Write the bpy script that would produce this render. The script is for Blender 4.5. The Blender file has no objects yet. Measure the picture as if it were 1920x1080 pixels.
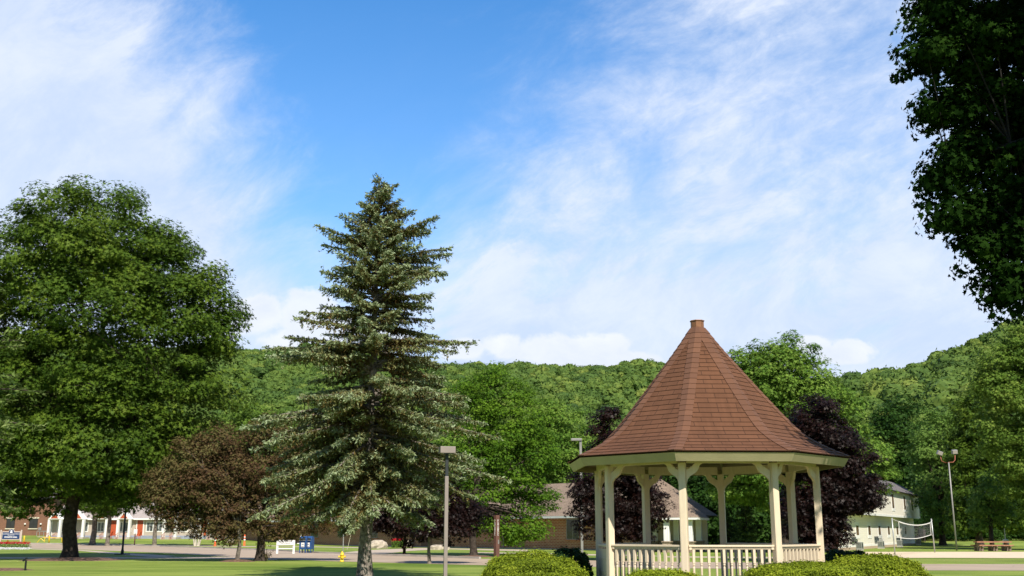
import bpy, math, random
import numpy as np
from math import radians as R, sin, cos, pi
from mathutils import Vector, Matrix

scene = bpy.context.scene
# ------------------------------------------------------------------ camera
FPX = 1980.0; H = 1.6
TH = math.atan(457 / FPX); CT, ST = cos(TH), sin(TH)
cam = bpy.data.cameras.new('camera'); camo = bpy.data.objects.new('camera', cam)
scene.collection.objects.link(camo)
cam.sensor_width = 36; cam.lens = FPX / 1920 * 36; cam.clip_end = 20000; cam.clip_start = 0.1
camo.location = (0, 0, H); camo.rotation_euler = (R(90) + TH, 0, 0)
scene.camera = camo

def W(px, py, Y):
    u = (540 - py) / FPX; x = (px - 960) / FPX
    t = Y / (CT - u * ST)
    return Vector((x * t, Y, H + (ST + u * CT) * t))
def G(px, py, z=0):
    u = (540 - py) / FPX; x = (px - 960) / FPX
    t = (z - H) / (ST + u * CT)
    return Vector((x * t, (CT - u * ST) * t, z))
def ppm(Y, py=950):            # metres per reference pixel at distance Y
    u = (540 - py) / FPX
    return Y / (CT - u * ST) / FPX

# ------------------------------------------------------------------ light
SUN_EL, SUN_AZ = R(46.5), R(18)       # azimuth: to the right of straight behind the camera
sdir = Vector((sin(SUN_AZ) * cos(SUN_EL), -cos(SUN_AZ) * cos(SUN_EL), sin(SUN_EL)))
sl = bpy.data.lights.new('sun', 'SUN'); sl.energy = 5.0; sl.angle = R(0.5); sl.color = (1.0, 0.935, 0.82)
so = bpy.data.objects.new('sun', sl); scene.collection.objects.link(so)
so.rotation_euler = sdir.to_track_quat('Z', 'Y').to_euler(); so.location = (0, -50, 80)
scene.view_settings.view_transform = 'Standard'; scene.view_settings.look = 'None'
scene.view_settings.gamma = 1; scene.view_settings.use_curve_mapping = False
scene.view_settings.exposure = 0.40

# ---- tiny node language
class E_:
    def __init__(s, nt, sock): s.nt = nt; s.s = sock
    def _b(s, op, o, r=False, clamp=False):
        n = s.nt.nodes.new('ShaderNodeMath'); n.operation = op; n.use_clamp = clamp
        a, b = (o, s) if r else (s, o)
        for i, v in ((0, a), (1, b)):
            if isinstance(v, E_): s.nt.links.new(v.s, n.inputs[i])
            elif v is not None: n.inputs[i].default_value = v
        return E_(s.nt, n.outputs[0])
    def __add__(s, o): return s._b('ADD', o)
    def __radd__(s, o): return s._b('ADD', o)
    def __sub__(s, o): return s._b('SUBTRACT', o)
    def __rsub__(s, o): return s._b('SUBTRACT', o, True)
    def __mul__(s, o): return s._b('MULTIPLY', o)
    def __rmul__(s, o): return s._b('MULTIPLY', o)
    def __truediv__(s, o): return s._b('DIVIDE', o)
    def mx(s, o): return s._b('MAXIMUM', o)
    def mn(s, o): return s._b('MINIMUM', o)
    def pw(s, o): return s._b('POWER', o)
    def ss(s, a, b):
        n = s.nt.nodes.new('ShaderNodeMapRange'); n.interpolation_type = 'SMOOTHSTEP'
        s.nt.links.new(s.s, n.inputs['Value'])
        n.inputs['From Min'].default_value = a; n.inputs['From Max'].default_value = b
        return E_(s.nt, n.outputs[0])
def comb(nt, *v):
    n = nt.nodes.new('ShaderNodeCombineXYZ')
    for i, a in enumerate(v):
        if isinstance(a, E_): nt.links.new(a.s, n.inputs[i])
        else: n.inputs[i].default_value = a
    return E_(nt, n.outputs[0])
def noise(nt, vec, scale, detail=4, rough=0.55, dist=0.0):
    n = nt.nodes.new('ShaderNodeTexNoise')
    if vec is not None: nt.links.new(vec.s, n.inputs['Vector'])
    n.inputs['Scale'].default_value = scale; n.inputs['Detail'].default_value = detail
    n.inputs['Roughness'].default_value = rough; n.inputs['Distortion'].default_value = dist
    return E_(nt, n.outputs['Fac'])
def mixc(nt, f, a, b):
    n = nt.nodes.new('ShaderNodeMix'); n.data_type = 'RGBA'
    for k, v in ((0, f), (6, a), (7, b)):
        if isinstance(v, E_): nt.links.new(v.s, n.inputs[k])
        elif k == 0: n.inputs[0].default_value = v
        else: n.inputs[k].default_value = (*v, 1)
    return E_(nt, n.outputs[2])

# ------------------------------------------------------------------ sky
world = bpy.data.worlds.new('World'); scene.world = world; world.use_nodes = True
nt = world.node_tree; nt.nodes.clear()
sky = nt.nodes.new('ShaderNodeTexSky'); sky.sky_type = 'NISHITA'; sky.sun_disc = False
sky.sun_elevation = SUN_EL; sky.sun_rotation = math.atan2(sdir.x, sdir.y)
sky.altitude = 400; sky.air_density = 1.0; sky.dust_density = 0.35; sky.ozone_density = 2.5
tc = nt.nodes.new('ShaderNodeTexCoord'); sp = nt.nodes.new('ShaderNodeSeparateXYZ')
nt.links.new(tc.outputs['Generated'], sp.inputs[0])
dx, dy, dz = (E_(nt, sp.outputs[i]) for i in range(3))
ys = dy.mx(0.08)
u = dx / ys; v = dz / ys                        # tangent of bearing and of height, as seen facing north
def uv(px, py):
    w = W(px, py, 1.0); return w.x, (w.z - H)
# coordinates sheared along the drift direction of the cirrus, stretched
def wisp(ang, sx, sy, scale, detail, rough, dist=0.6, off=0.0):
    c, s = cos(ang), sin(ang)
    a = (u * c + v * s) * sx + off; b = (v * c - u * s) * sy + off
    return noise(nt, comb(nt, a, b, 0.37 + off), scale, detail, rough, dist)
big = wisp(0.5, 1.0, 1.2, 2.2, 3, 0.5, 0.3, 2.0)
soft = wisp(0.5, 1.0, 1.2, 4.2, 7, 0.58, 0.35, 11.0)
fine = wisp(0.45, 1.0, 1.5, 8.5, 10, 0.66, 0.35, 5.0)
tiny = wisp(0.45, 1.0, 2.6, 22.0, 6, 0.65, 0.5, 8.0)
def half(p, q, soft, wob=0.0):    # smooth mask, full on the left of the line p->q (pixels of the view)
    (x0, y0), (x1, y1) = uv(*p), uv(*q)
    L = math.hypot(x1 - x0, y1 - y0); nx, ny = -(y1 - y0) / L, (x1 - x0) / L
    d = (u - x0) * nx + (v - y0) * ny
    if wob: d = d + (big - 0.5) * wob + (fine - 0.5) * wob * 0.9
    return d.ss(-soft, soft)
left = half((120, -150), (650, 520), 0.10, 0.16)
left = 1.0 - left
rightm = half((820, 520), (1420, -60), 0.16, 0.26)
rightm = 1.0 - rightm
left = half((635, 520), (105, -150), 0.08, 0.20)
rightm = half((1230, -60), (800, 560), 0.13, 0.24)
low = 1.0 - v.ss(0.13, 0.42)
c_left = left * (0.50 + soft * 0.75 + fine * 0.12)
c_right = rightm * ((soft * 1.1 + fine * 0.55 + tiny * 0.45 - 0.52).ss(0.20, 0.86) * 0.82 + 0.12 + low * 0.50 + rightm * rightm * 0.16)
streak = (fine * 0.9 + tiny * 0.4 - 0.5).ss(0.2, 0.5) * 0.10
haze_low = (1.0 - v.ss(0.12, 0.34)) * 0.50 + (1.0 - v.ss(0.2, 0.62)) * 0.12
cir = (c_left.mx(c_right) + streak * 0.5).mn(0.93)
cir = 1.0 - (1.0 - cir) * (1.0 - haze_low)
cir = cir * (0.12 + 0.88 * (dy.ss(-0.05, 0.25))) * (1.0 - v.ss(0.9, 1.8) * 0.75)
# cumulus puffs low over the hills
puff = None
pn = noise(nt, comb(nt, u * 1.0, v * 1.5, 0.2), 15.0, 8, 0.6, 0.4)
pn2 = noise(nt, comb(nt, u * 1.0, v * 1.2, 4.2), 40.0, 5, 0.6, 0.2)
for (px, py, rx, ry) in [(480, 590, 75, 42), (575, 585, 70, 50), (640, 620, 60, 34), (870, 655, 50, 26), (940, 645, 46, 34), (1030, 655, 80, 36),
                         (1110, 655, 70, 42), (1150, 645, 34, 30), (1180, 680, 60, 24), (1525, 645, 40, 20), (1600, 655, 50, 24), (1585, 668, 60, 16),
                         (400, 610, 60, 40), (560, 640, 90, 30), (730, 640, 60, 26)]:
    x0, y0 = uv(px, py); x1, _ = uv(px + rx, py); _, y1 = uv(px, py - ry)
    ex = (u - x0) * (1 / (x1 - x0)); ey = (v - y0) * (1 / (y1 - y0))
    d = (ex * ex + ey * ey).pw(0.5) + (pn - 0.5) * 2.0 + (pn2 - 0.5) * 0.7
    m = 1.0 - d.ss(0.62, 1.0)
    puff = m if puff is None else puff.mx(m)
K = 1.0
# clouds: bright scattering layers of near-white
skyc = E_(nt, sky.outputs[0])
hs = nt.nodes.new('ShaderNodeHueSaturation'); hs.inputs['Saturation'].default_value = 1.30; hs.inputs['Value'].default_value = 2.3
nt.links.new(skyc.s, hs.inputs['Color'])
SKY_S = 0.078
cl_shade = mixc(nt, (pn * 1.2 - 0.1), (7.0, 7.8, 9.2), (10.8, 10.9, 11.2))
ci_shade = mixc(nt, fine.ss(0.3, 0.75), (6.3, 7.5, 9.8), (8.2, 8.9, 10.3))
col = mixc(nt, cir, E_(nt, hs.outputs[0]), ci_shade)
col = mixc(nt, puff * 0.85, col, cl_shade)
dk = 0.40 + 0.60 * (dy.ss(0.0, 0.45))      # sky and cloud dimmed overhead and behind the camera, to weaken fill light
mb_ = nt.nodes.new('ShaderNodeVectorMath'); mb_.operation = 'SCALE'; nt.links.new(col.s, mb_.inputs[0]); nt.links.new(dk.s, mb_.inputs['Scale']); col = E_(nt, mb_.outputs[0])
bg = nt.nodes.new('ShaderNodeBackground'); bg.inputs['Strength'].default_value = SKY_S
out = nt.nodes.new('ShaderNodeOutputWorld')
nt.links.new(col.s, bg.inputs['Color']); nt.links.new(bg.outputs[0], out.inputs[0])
world.cycles.sampling_method = 'MANUAL'; world.cycles.sample_map_resolution = 512

# ------------------------------------------------------------------ materials
MATS = {}
def newmat(name):
    m = bpy.data.materials.new(name); m.use_nodes = True
    nt = m.node_tree; b = nt.nodes['Principled BSDF']; MATS[name] = m
    return m, nt, b
def objco(nt, kind='Object'):
    t = nt.nodes.new('ShaderNodeTexCoord'); return E_(nt, t.outputs[kind])
def sep(nt, e):
    n = nt.nodes.new('ShaderNodeSeparateXYZ'); nt.links.new(e.s, n.inputs[0])
    return [E_(nt, n.outputs[i]) for i in range(3)]
def bump(nt, b, h, strength=0.3, dist=0.02):
    n = nt.nodes.new('ShaderNodeBump'); n.inputs['Strength'].default_value = strength; n.inputs['Distance'].default_value = dist
    nt.links.new(h.s, n.inputs['Height']); nt.links.new(n.outputs[0], b.inputs['Normal'])
def plain(name, c, rough=0.6, var=0.15, scale=3.0, metal=0.0, bmp=0.0, bscale=40.0, spec=0.4):
    m, nt, b = newmat(name)
    co = objco(nt)
    n = noise(nt, co, scale, 5, 0.6)
    lo = tuple(max(0, x * (1 - var)) for x in c); hi = tuple(min(1, x * (1 + var)) for x in c)
    cc = mixc(nt, n.ss(0.3, 0.7), lo, hi)
    nt.links.new(cc.s, b.inputs['Base Color'])
    b.inputs['Roughness'].default_value = rough; b.inputs['Metallic'].default_value = metal
    b.inputs['Specular IOR Level'].default_value = spec
    if bmp: bump(nt, b, noise(nt, co, bscale, 4, 0.6), bmp, 0.02)
    return m
def leafmat(name, cols, trans=0.3, rough=0.6, big=0.25, spec=0.12):
    m, nt, b = newmat(name)
    at = nt.nodes.new('ShaderNodeAttribute'); at.attribute_name = 'rnd'
    f = E_(nt, at.outputs['Fac'])
    co = objco(nt); n = noise(nt, co, big, 3, 0.5)
    f = f * 0.75 + n * 0.6 - 0.17
    r = nt.nodes.new('ShaderNodeValToRGB'); nt.links.new(f.s, r.inputs[0])
    els = r.color_ramp.elements
    while len(els) < len(cols): els.new(0.5)
    for i, c in enumerate(cols):
        els[i].position = 0.1 + 0.8 * i / (len(cols) - 1); els[i].color = (*c, 1)
    nt.links.new(r.outputs[0], b.inputs['Base Color']); b.inputs['Roughness'].default_value = rough
    b.inputs['Specular IOR Level'].default_value = spec
    if trans > 0:
        tr = nt.nodes.new('ShaderNodeBsdfTranslucent'); nt.links.new(r.outputs[0], tr.inputs[0])
        ms = nt.nodes.new('ShaderNodeMixShader'); ms.inputs[0].default_value = trans
        nt.links.new(b.outputs[0], ms.inputs[1]); nt.links.new(tr.outputs[0], ms.inputs[2])
        nt.links.new(ms.outputs[0], nt.nodes['Material Output'].inputs['Surface'])
    return m
def brickmat(name, c1, c2, mortar, bw, bh, mw=0.01, rough=0.85, uvm=False, off=0.5, bstr=0.4, stain=0.2, streak=0.0):
    m, nt, b = newmat(name)
    if uvm:
        vec = objco(nt, 'UV')
        co = objco(nt)
    else:
        co = objco(nt); x, y, z = sep(nt, co); vec = comb(nt, x + y, z, 0.0)
    n = nt.nodes.new('ShaderNodeTexBrick'); nt.links.new(vec.s, n.inputs['Vector'])
    n.inputs['Color1'].default_value = (*c1, 1); n.inputs['Color2'].default_value = (*c2, 1); n.inputs['Mortar'].default_value = (*mortar, 1)
    n.inputs['Scale'].default_value = 1.0; n.inputs['Mortar Size'].default_value = mw
    n.inputs['Brick Width'].default_value = bw; n.inputs['Row Height'].default_value = bh; n.offset = off
    n.inputs['Mortar Smooth'].default_value = 0.1
    st = noise(nt, co, 0.9, 5, 0.65); gr = noise(nt, co, 60, 3, 0.6)
    if streak: st = st * 0.5 + noise(nt, comb(nt, *(lambda q: (q[0] * 2.2, q[1] * 0.22, 0.0))(sep(nt, vec))), 2.4, 5, 0.65) * 0.5
    mm = mixc(nt, (st.ss(0.40, 0.68) * max(stain, streak) + gr * 0.15), E_(nt, n.outputs['Color']), tuple(x * 0.45 for x in c1))
    nt.links.new(mm.s, b.inputs['Base Color']); b.inputs['Roughness'].default_value = rough
    b.inputs['Specular IOR Level'].default_value = 0.2
    h = 1.0 - E_(nt, n.outputs['Fac']); bump(nt, b, h + gr * 0.3, bstr, 0.012)
    return m
def sidingmat(name, c, pitch, rough=0.6, dark=0.55):
    m, nt, b = newmat(name)
    co = objco(nt); x, y, z = sep(nt, co)
    fr = z * (1 / pitch); fl = fr._b('FRACT', None)
    line = 1.0 - fl.ss(0.0, 0.16)
    n = noise(nt, co, 1.5, 4, 0.6)
    base = mixc(nt, n, tuple(x * 0.9 for x in c), c)
    cc = mixc(nt, line * 0.35, base, tuple(x * dark for x in c))
    nt.links.new(cc.s, b.inputs['Base Color']); b.inputs['Roughness'].default_value = rough
    bump(nt, b, fl, 0.6, 0.02)
    return m

def paintmat(name, c):
    m, nt, b = newmat(name); co = objco(nt); x, y, z = sep(nt, co)
    a = noise(nt, comb(nt, x * 7.0, y * 7.0, z * 0.9), 3.0, 5, 0.6); d = noise(nt, co, 1.7, 5, 0.65); g = noise(nt, co, 45.0, 3, 0.6)
    cc = mixc(nt, a.ss(0.3, 0.75), tuple(q * 0.93 for q in c), tuple(min(1, q * 1.05) for q in c))
    cc = mixc(nt, (d.ss(0.52, 0.8) * 0.25 + (d * g).ss(0.38, 0.5) * 0.3), cc, tuple(q * f for q, f in zip(c, (0.66, 0.60, 0.52))))
    nt.links.new(cc.s, b.inputs['Base Color']); b.inputs['Roughness'].default_value = 0.5; b.inputs['Specular IOR Level'].default_value = 0.35
    bump(nt, b, a + g * 0.3, 0.15, 0.01); return m
cream = paintmat('cream_paint', (0.76, 0.63, 0.46))
fasc = plain('fascia_paint', (0.44, 0.385, 0.23), 0.5, 0.08, 2.0, bmp=0.1, bscale=25)
copper = plain('cap_metal', (0.26, 0.12, 0.06), 0.45, 0.2, 8.0, metal=0.3)
shing = brickmat('roof_shingle_red', (0.155, 0.070, 0.038), (0.132, 0.060, 0.033), (0.070, 0.034, 0.021), 0.36, 0.127, 0.007, 0.9, True, 0.42, 0.6, 0.22, 0.5)
white = plain('white_paint', (0.78, 0.78, 0.76), 0.5, 0.04)
wood_deck = plain('deck_wood', (0.22, 0.15, 0.10), 0.7, 0.2, 6)
bark = plain('bark', (0.055, 0.043, 0.035), 0.95, 0.45, 5.0, bmp=0.9, bscale=9.0, spec=0.1)
bark_lt = plain('bark_grey', (0.17, 0.145, 0.12), 0.95, 0.45, 4.0, bmp=0.9, bscale=8.0, spec=0.1)
def sprucebark():
    m, nt, b = newmat('spruce_bark'); co = objco(nt)
    n = noise(nt, co, 5.0, 6, 0.65); n2 = noise(nt, co, 22.0, 4, 0.6)
    c = mixc(nt, (n * 0.8 + n2 * 0.35).ss(0.42, 0.72), (0.050, 0.040, 0.035), (0.32, 0.275, 0.23))
    nt.links.new(c.s, b.inputs['Base Color']); b.inputs['Roughness'].default_value = 0.95; bump(nt, b, n + n2 * 0.5, 1.0, 0.06)
    return m
bark_sp = sprucebark()
metal_g = plain('grey_metal', (0.27, 0.26, 0.25), 0.5, 0.08, 4, metal=0.2)
metal_tan = plain('tan_metal', (0.27, 0.225, 0.205), 0.5, 0.06, 2)
metal_dk = plain('dark_metal', (0.035, 0.04, 0.042), 0.45, 0.1, 4, metal=0.2)
galv = plain('galvanised', (0.40, 0.41, 0.40), 0.4, 0.12, 6, metal=0.5)
concrete = plain('concrete', (0.42, 0.385, 0.345), 0.9, 0.15, 0.9, bmp=0.2)
glass_dk = plain('window_glass', (0.02, 0.024, 0.028), 0.08, 0.2, 1.0, spec=0.7)
glass_h = plain('curtain_brown_glass', (0.20, 0.12, 0.075), 0.15, 0.6, 3.0, spec=0.6)
glass_lt = plain('curtained_glass', (0.10, 0.12, 0.13), 0.1, 0.5, 2.5, spec=0.7)
brick = brickmat('brick_red', (0.42, 0.165, 0.095), (0.30, 0.105, 0.062), (0.55, 0.42, 0.32), 0.42, 0.14, 0.022, 0.9, False, 0.5, 0.4, 0.25)
brick_b = brickmat('brick_brown', (0.25, 0.115, 0.07), (0.19, 0.085, 0.055), (0.24, 0.17, 0.12), 0.24, 0.085, 0.01, 0.9, False, 0.5, 0.4, 0.15)
tanroof = brickmat('tan_shingle', (0.31, 0.235, 0.175), (0.235, 0.175, 0.135), (0.12, 0.09, 0.075), 0.36, 0.17, 0.012, 0.92, True, 0.5, 0.3, 0.15)
greyroof = brickmat('grey_shingle', (0.19, 0.17, 0.175), (0.15, 0.135, 0.14), (0.08, 0.07, 0.07), 0.36, 0.17, 0.012, 0.92, True, 0.5, 0.3, 0.15)
limestone = plain('limestone', (0.62, 0.56, 0.42), 0.8, 0.1, 5)
stone_b = brickmat('fieldstone', (0.50, 0.40, 0.29), (0.34, 0.25, 0.18), (0.14, 0.11, 0.09), 0.38, 0.11, 0.02, 0.9, False, 0.37, 0.6, 0.1)
rock = plain('rock', (0.40, 0.34, 0.27), 0.95, 0.3, 3.0, bmp=0.8, bscale=6)
siding = sidingmat('beige_siding', (0.50, 0.43, 0.36), 0.13)
siding_w = sidingmat('pale_siding', (0.86, 0.80, 0.70), 0.24, dark=0.5)
trim_w = plain('white_trim', (0.80, 0.79, 0.75), 0.5, 0.03)
door_r = plain('orange_door', (0.42, 0.085, 0.035), 0.45, 0.06)
rail_r = plain('rust_rail', (0.40, 0.13, 0.08), 0.6, 0.1)
blueish = plain('grey_blue_block', (0.27, 0.30, 0.38), 0.8, 0.1)
yellow = plain('yellow_paint', (0.78, 0.52, 0.03), 0.45, 0.08, 6)
orange = plain('orange_plastic', (0.80, 0.12, 0.03), 0.5, 0.05)
blue_m = plain('mailbox_blue', (0.022, 0.075, 0.22), 0.35, 0.08, 6)
navy = plain('navy_sign', (0.012, 0.04, 0.12), 0.45, 0.05)
tan_sign = plain('tan_frame', (0.50, 0.42, 0.36), 0.6, 0.06)
brown_p = plain('brown_post', (0.15, 0.07, 0.055), 0.6, 0.08)
redwood = plain('picnic_wood', (0.36, 0.17, 0.10), 0.7, 0.2, 5)
black = plain('black', (0.012, 0.012, 0.012), 0.5, 0.1)
greytxt = plain('grey_letter', (0.16, 0.17, 0.2), 0.6, 0.05)
red = plain('red_paint', (0.5, 0.03, 0.03), 0.5, 0.05)
mulch = plain('mulch', (0.15, 0.085, 0.055), 1.0, 0.5, 9.0, bmp=1.0, bscale=20)
sand = plain('sand', (0.66, 0.53, 0.38), 1.0, 0.10, 1.2, bmp=0.5, bscale=3)

def groundmat():
    m, nt, b = newmat('lawn'); co = objco(nt); x, y, z = sep(nt, co)
    a = noise(nt, comb(nt, x * 0.35, y, 0.0), 0.16, 5, 0.6)
    c = noise(nt, comb(nt, x * 0.3, y, 3.0), 0.9, 5, 0.65)
    d = noise(nt, co, 14.0, 3, 0.7)
    f = (a * 0.5 + c * 0.4 + d * 0.3).ss(0.42, 0.72)
    c1 = mixc(nt, f, (0.088, 0.158, 0.020), (0.265, 0.325, 0.070))
    c1 = mixc(nt, noise(nt, co, 0.05, 4, 0.6).ss(0.52, 0.75) * 0.45, c1, (0.30, 0.26, 0.10))
    nt.links.new(c1.s, b.inputs['Base Color']); b.inputs['Roughness'].default_value = 0.9
    b.inputs['Specular IOR Level'].default_value = 0.1
    bump(nt, b, d + c * 0.5, 0.8, 0.06)
    return m
lawn = groundmat()
def asphalt(name, c, var):
    m, nt, b = newmat(name); co = objco(nt)
    a = noise(nt, co, 0.25, 6, 0.65); d = noise(nt, co, 30.0, 3, 0.7)
    v = nt.nodes.new('ShaderNodeTexVoronoi'); v.feature = 'DISTANCE_TO_EDGE'; v.inputs['Scale'].default_value = 0.3
    nt.links.new(co.s, v.inputs['Vector'])
    cr = 1.0 - E_(nt, v.outputs['Distance']).ss(0.0, 0.018)
    f = a.ss(0.3, 0.7) * 0.7 + d * 0.3
    c1 = mixc(nt, f, tuple(x * (1 - var) for x in c), tuple(x * (1 + var) for x in c))
    c1 = mixc(nt, cr * 0.35, c1, tuple(x * 0.5 for x in c))
    nt.links.new(c1.s, b.inputs['Base Color']); b.inputs['Roughness'].default_value = 0.9; bump(nt, b, d, 0.4, 0.01)
    return m
road_m = asphalt('road_asphalt', (0.39, 0.30, 0.22), 0.12)
path_m = asphalt('path_concrete', (0.46, 0.37, 0.285), 0.1)

oakleaf = leafmat('oak_leaves', [(0.0213, 0.0500, 0.0059), (0.0503, 0.0978, 0.0096), (0.0991, 0.1611, 0.0157), (0.1652, 0.2223, 0.0270)], 0.28)
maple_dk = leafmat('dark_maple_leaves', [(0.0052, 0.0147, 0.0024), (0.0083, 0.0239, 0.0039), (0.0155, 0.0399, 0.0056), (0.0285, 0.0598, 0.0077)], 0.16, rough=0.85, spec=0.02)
locust_l = leafmat('locust_leaves', [(0.0326, 0.0917, 0.0067), (0.0697, 0.1565, 0.0108), (0.1221, 0.2291, 0.0162), (0.1917, 0.3074, 0.0304)], 0.35)
green_l = leafmat('bright_leaves', [(0.0404, 0.1015, 0.0122), (0.0917, 0.1841, 0.0227), (0.1686, 0.2729, 0.0392), (0.2697, 0.3809, 0.0740)], 0.3)
yell_l = leafmat('yellowgreen_leaves', [(0.0488, 0.0958, 0.0135), (0.0926, 0.1690, 0.0225), (0.1609, 0.2535, 0.0375), (0.2633, 0.3381, 0.0638)], 0.32)
pale_l = leafmat('willow_leaves', [(0.0624, 0.1320, 0.0198), (0.1144, 0.2100, 0.0360), (0.1820, 0.2880, 0.0585), (0.2496, 0.3600, 0.0900)], 0.32)
dark_l = leafmat('shade_leaves', [(0.0092, 0.0308, 0.0051), (0.0200, 0.0581, 0.0083), (0.0384, 0.0924, 0.0128), (0.0691, 0.1408, 0.0224)], 0.28)
purple_l = leafmat('purple_leaves', [(0.0039, 0.0016, 0.0012), (0.0084, 0.0029, 0.0020), (0.0152, 0.0048, 0.0031), (0.0324, 0.0110, 0.0069)], 0.15, 0.5, spec=0.22)
copper_l = leafmat('copper_leaves', [(0.050, 0.030, 0.018), (0.110, 0.062, 0.032), (0.115, 0.105, 0.036), (0.215, 0.190, 0.075)], 0.22, spec=0.08)
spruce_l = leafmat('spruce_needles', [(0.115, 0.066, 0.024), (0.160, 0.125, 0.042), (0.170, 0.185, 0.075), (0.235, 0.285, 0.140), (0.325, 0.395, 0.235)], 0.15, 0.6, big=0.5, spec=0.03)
spruce_g = leafmat('green_needles', [(0.020, 0.045, 0.012), (0.045, 0.085, 0.02), (0.08, 0.135, 0.03), (0.13, 0.19, 0.05)], 0.12, 0.6, big=0.5)
larch_l = leafmat('larch_needles', [(0.05, 0.08, 0.022), (0.09, 0.14, 0.032), (0.14, 0.20, 0.05), (0.19, 0.24, 0.08)], 0.2, 0.6, big=0.5)
shrub_l = leafmat('golden_shrub_leaves', [(0.0834, 0.1200, 0.0090), (0.1721, 0.2300, 0.0144), (0.2869, 0.3500, 0.0252), (0.4486, 0.4800, 0.0540)], 0.3, big=1.2)
yew_l = leafmat('yew_leaves', [(0.012, 0.03, 0.007), (0.022, 0.055, 0.012), (0.04, 0.09, 0.02), (0.07, 0.13, 0.03)], 0.15, big=1.2)
def forestmat():
    m, nt, b = newmat('forest_leaves'); at = nt.nodes.new('ShaderNodeAttribute'); at.attribute_name = 'rnd'
    f = E_(nt, at.outputs['Fac'])
    r = nt.nodes.new('ShaderNodeValToRGB'); nt.links.new(f.s, r.inputs[0])
    cs = [(0.0, (0.029, 0.061, 0.015)), (0.3, (0.057, 0.106, 0.020)), (0.55, (0.086, 0.140, 0.025)), (0.8, (0.120, 0.172, 0.031)), (1.0, (0.175, 0.215, 0.042))]
    while len(r.color_ramp.elements) < len(cs): r.color_ramp.elements.new(0.5)
    for e, (p, c) in zip(r.color_ramp.elements, cs): e.position = p; e.color = (*c, 1)
    nt.links.new(r.outputs[0], b.inputs['Base Color']); b.inputs['Roughness'].default_value = 0.7
    b.inputs['Specular IOR Level'].default_value = 0.15
    return m
forest_m = forestmat()
hill_m = plain('hill_floor', (0.05, 0.105, 0.02), 0.95, 0.3, 0.05)

# ------------------------------------------------------------------ object helpers
COL = scene.collection
def tag(o, label=None, cat=None, group=None, kind=None):
    if label: o['label'] = label
    if cat: o['category'] = cat
    if group: o['group'] = group
    if kind: o['kind'] = kind
    return o
def thing(name, label, cat, loc=(0, 0, 0), rz=0.0, group=None):
    o = bpy.data.objects.new(name, None); COL.objects.link(o); o.empty_display_size = 0.3
    o.location = loc; o.rotation_euler = (0, 0, rz)
    return tag(o, label, cat, group)
def tree_copy(o, parent=None):
    c = o.copy(); COL.objects.link(c); c.parent = parent
    for ch in [k for k in bpy.data.objects if k.parent == o]: tree_copy(ch, c)
    return c

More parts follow.
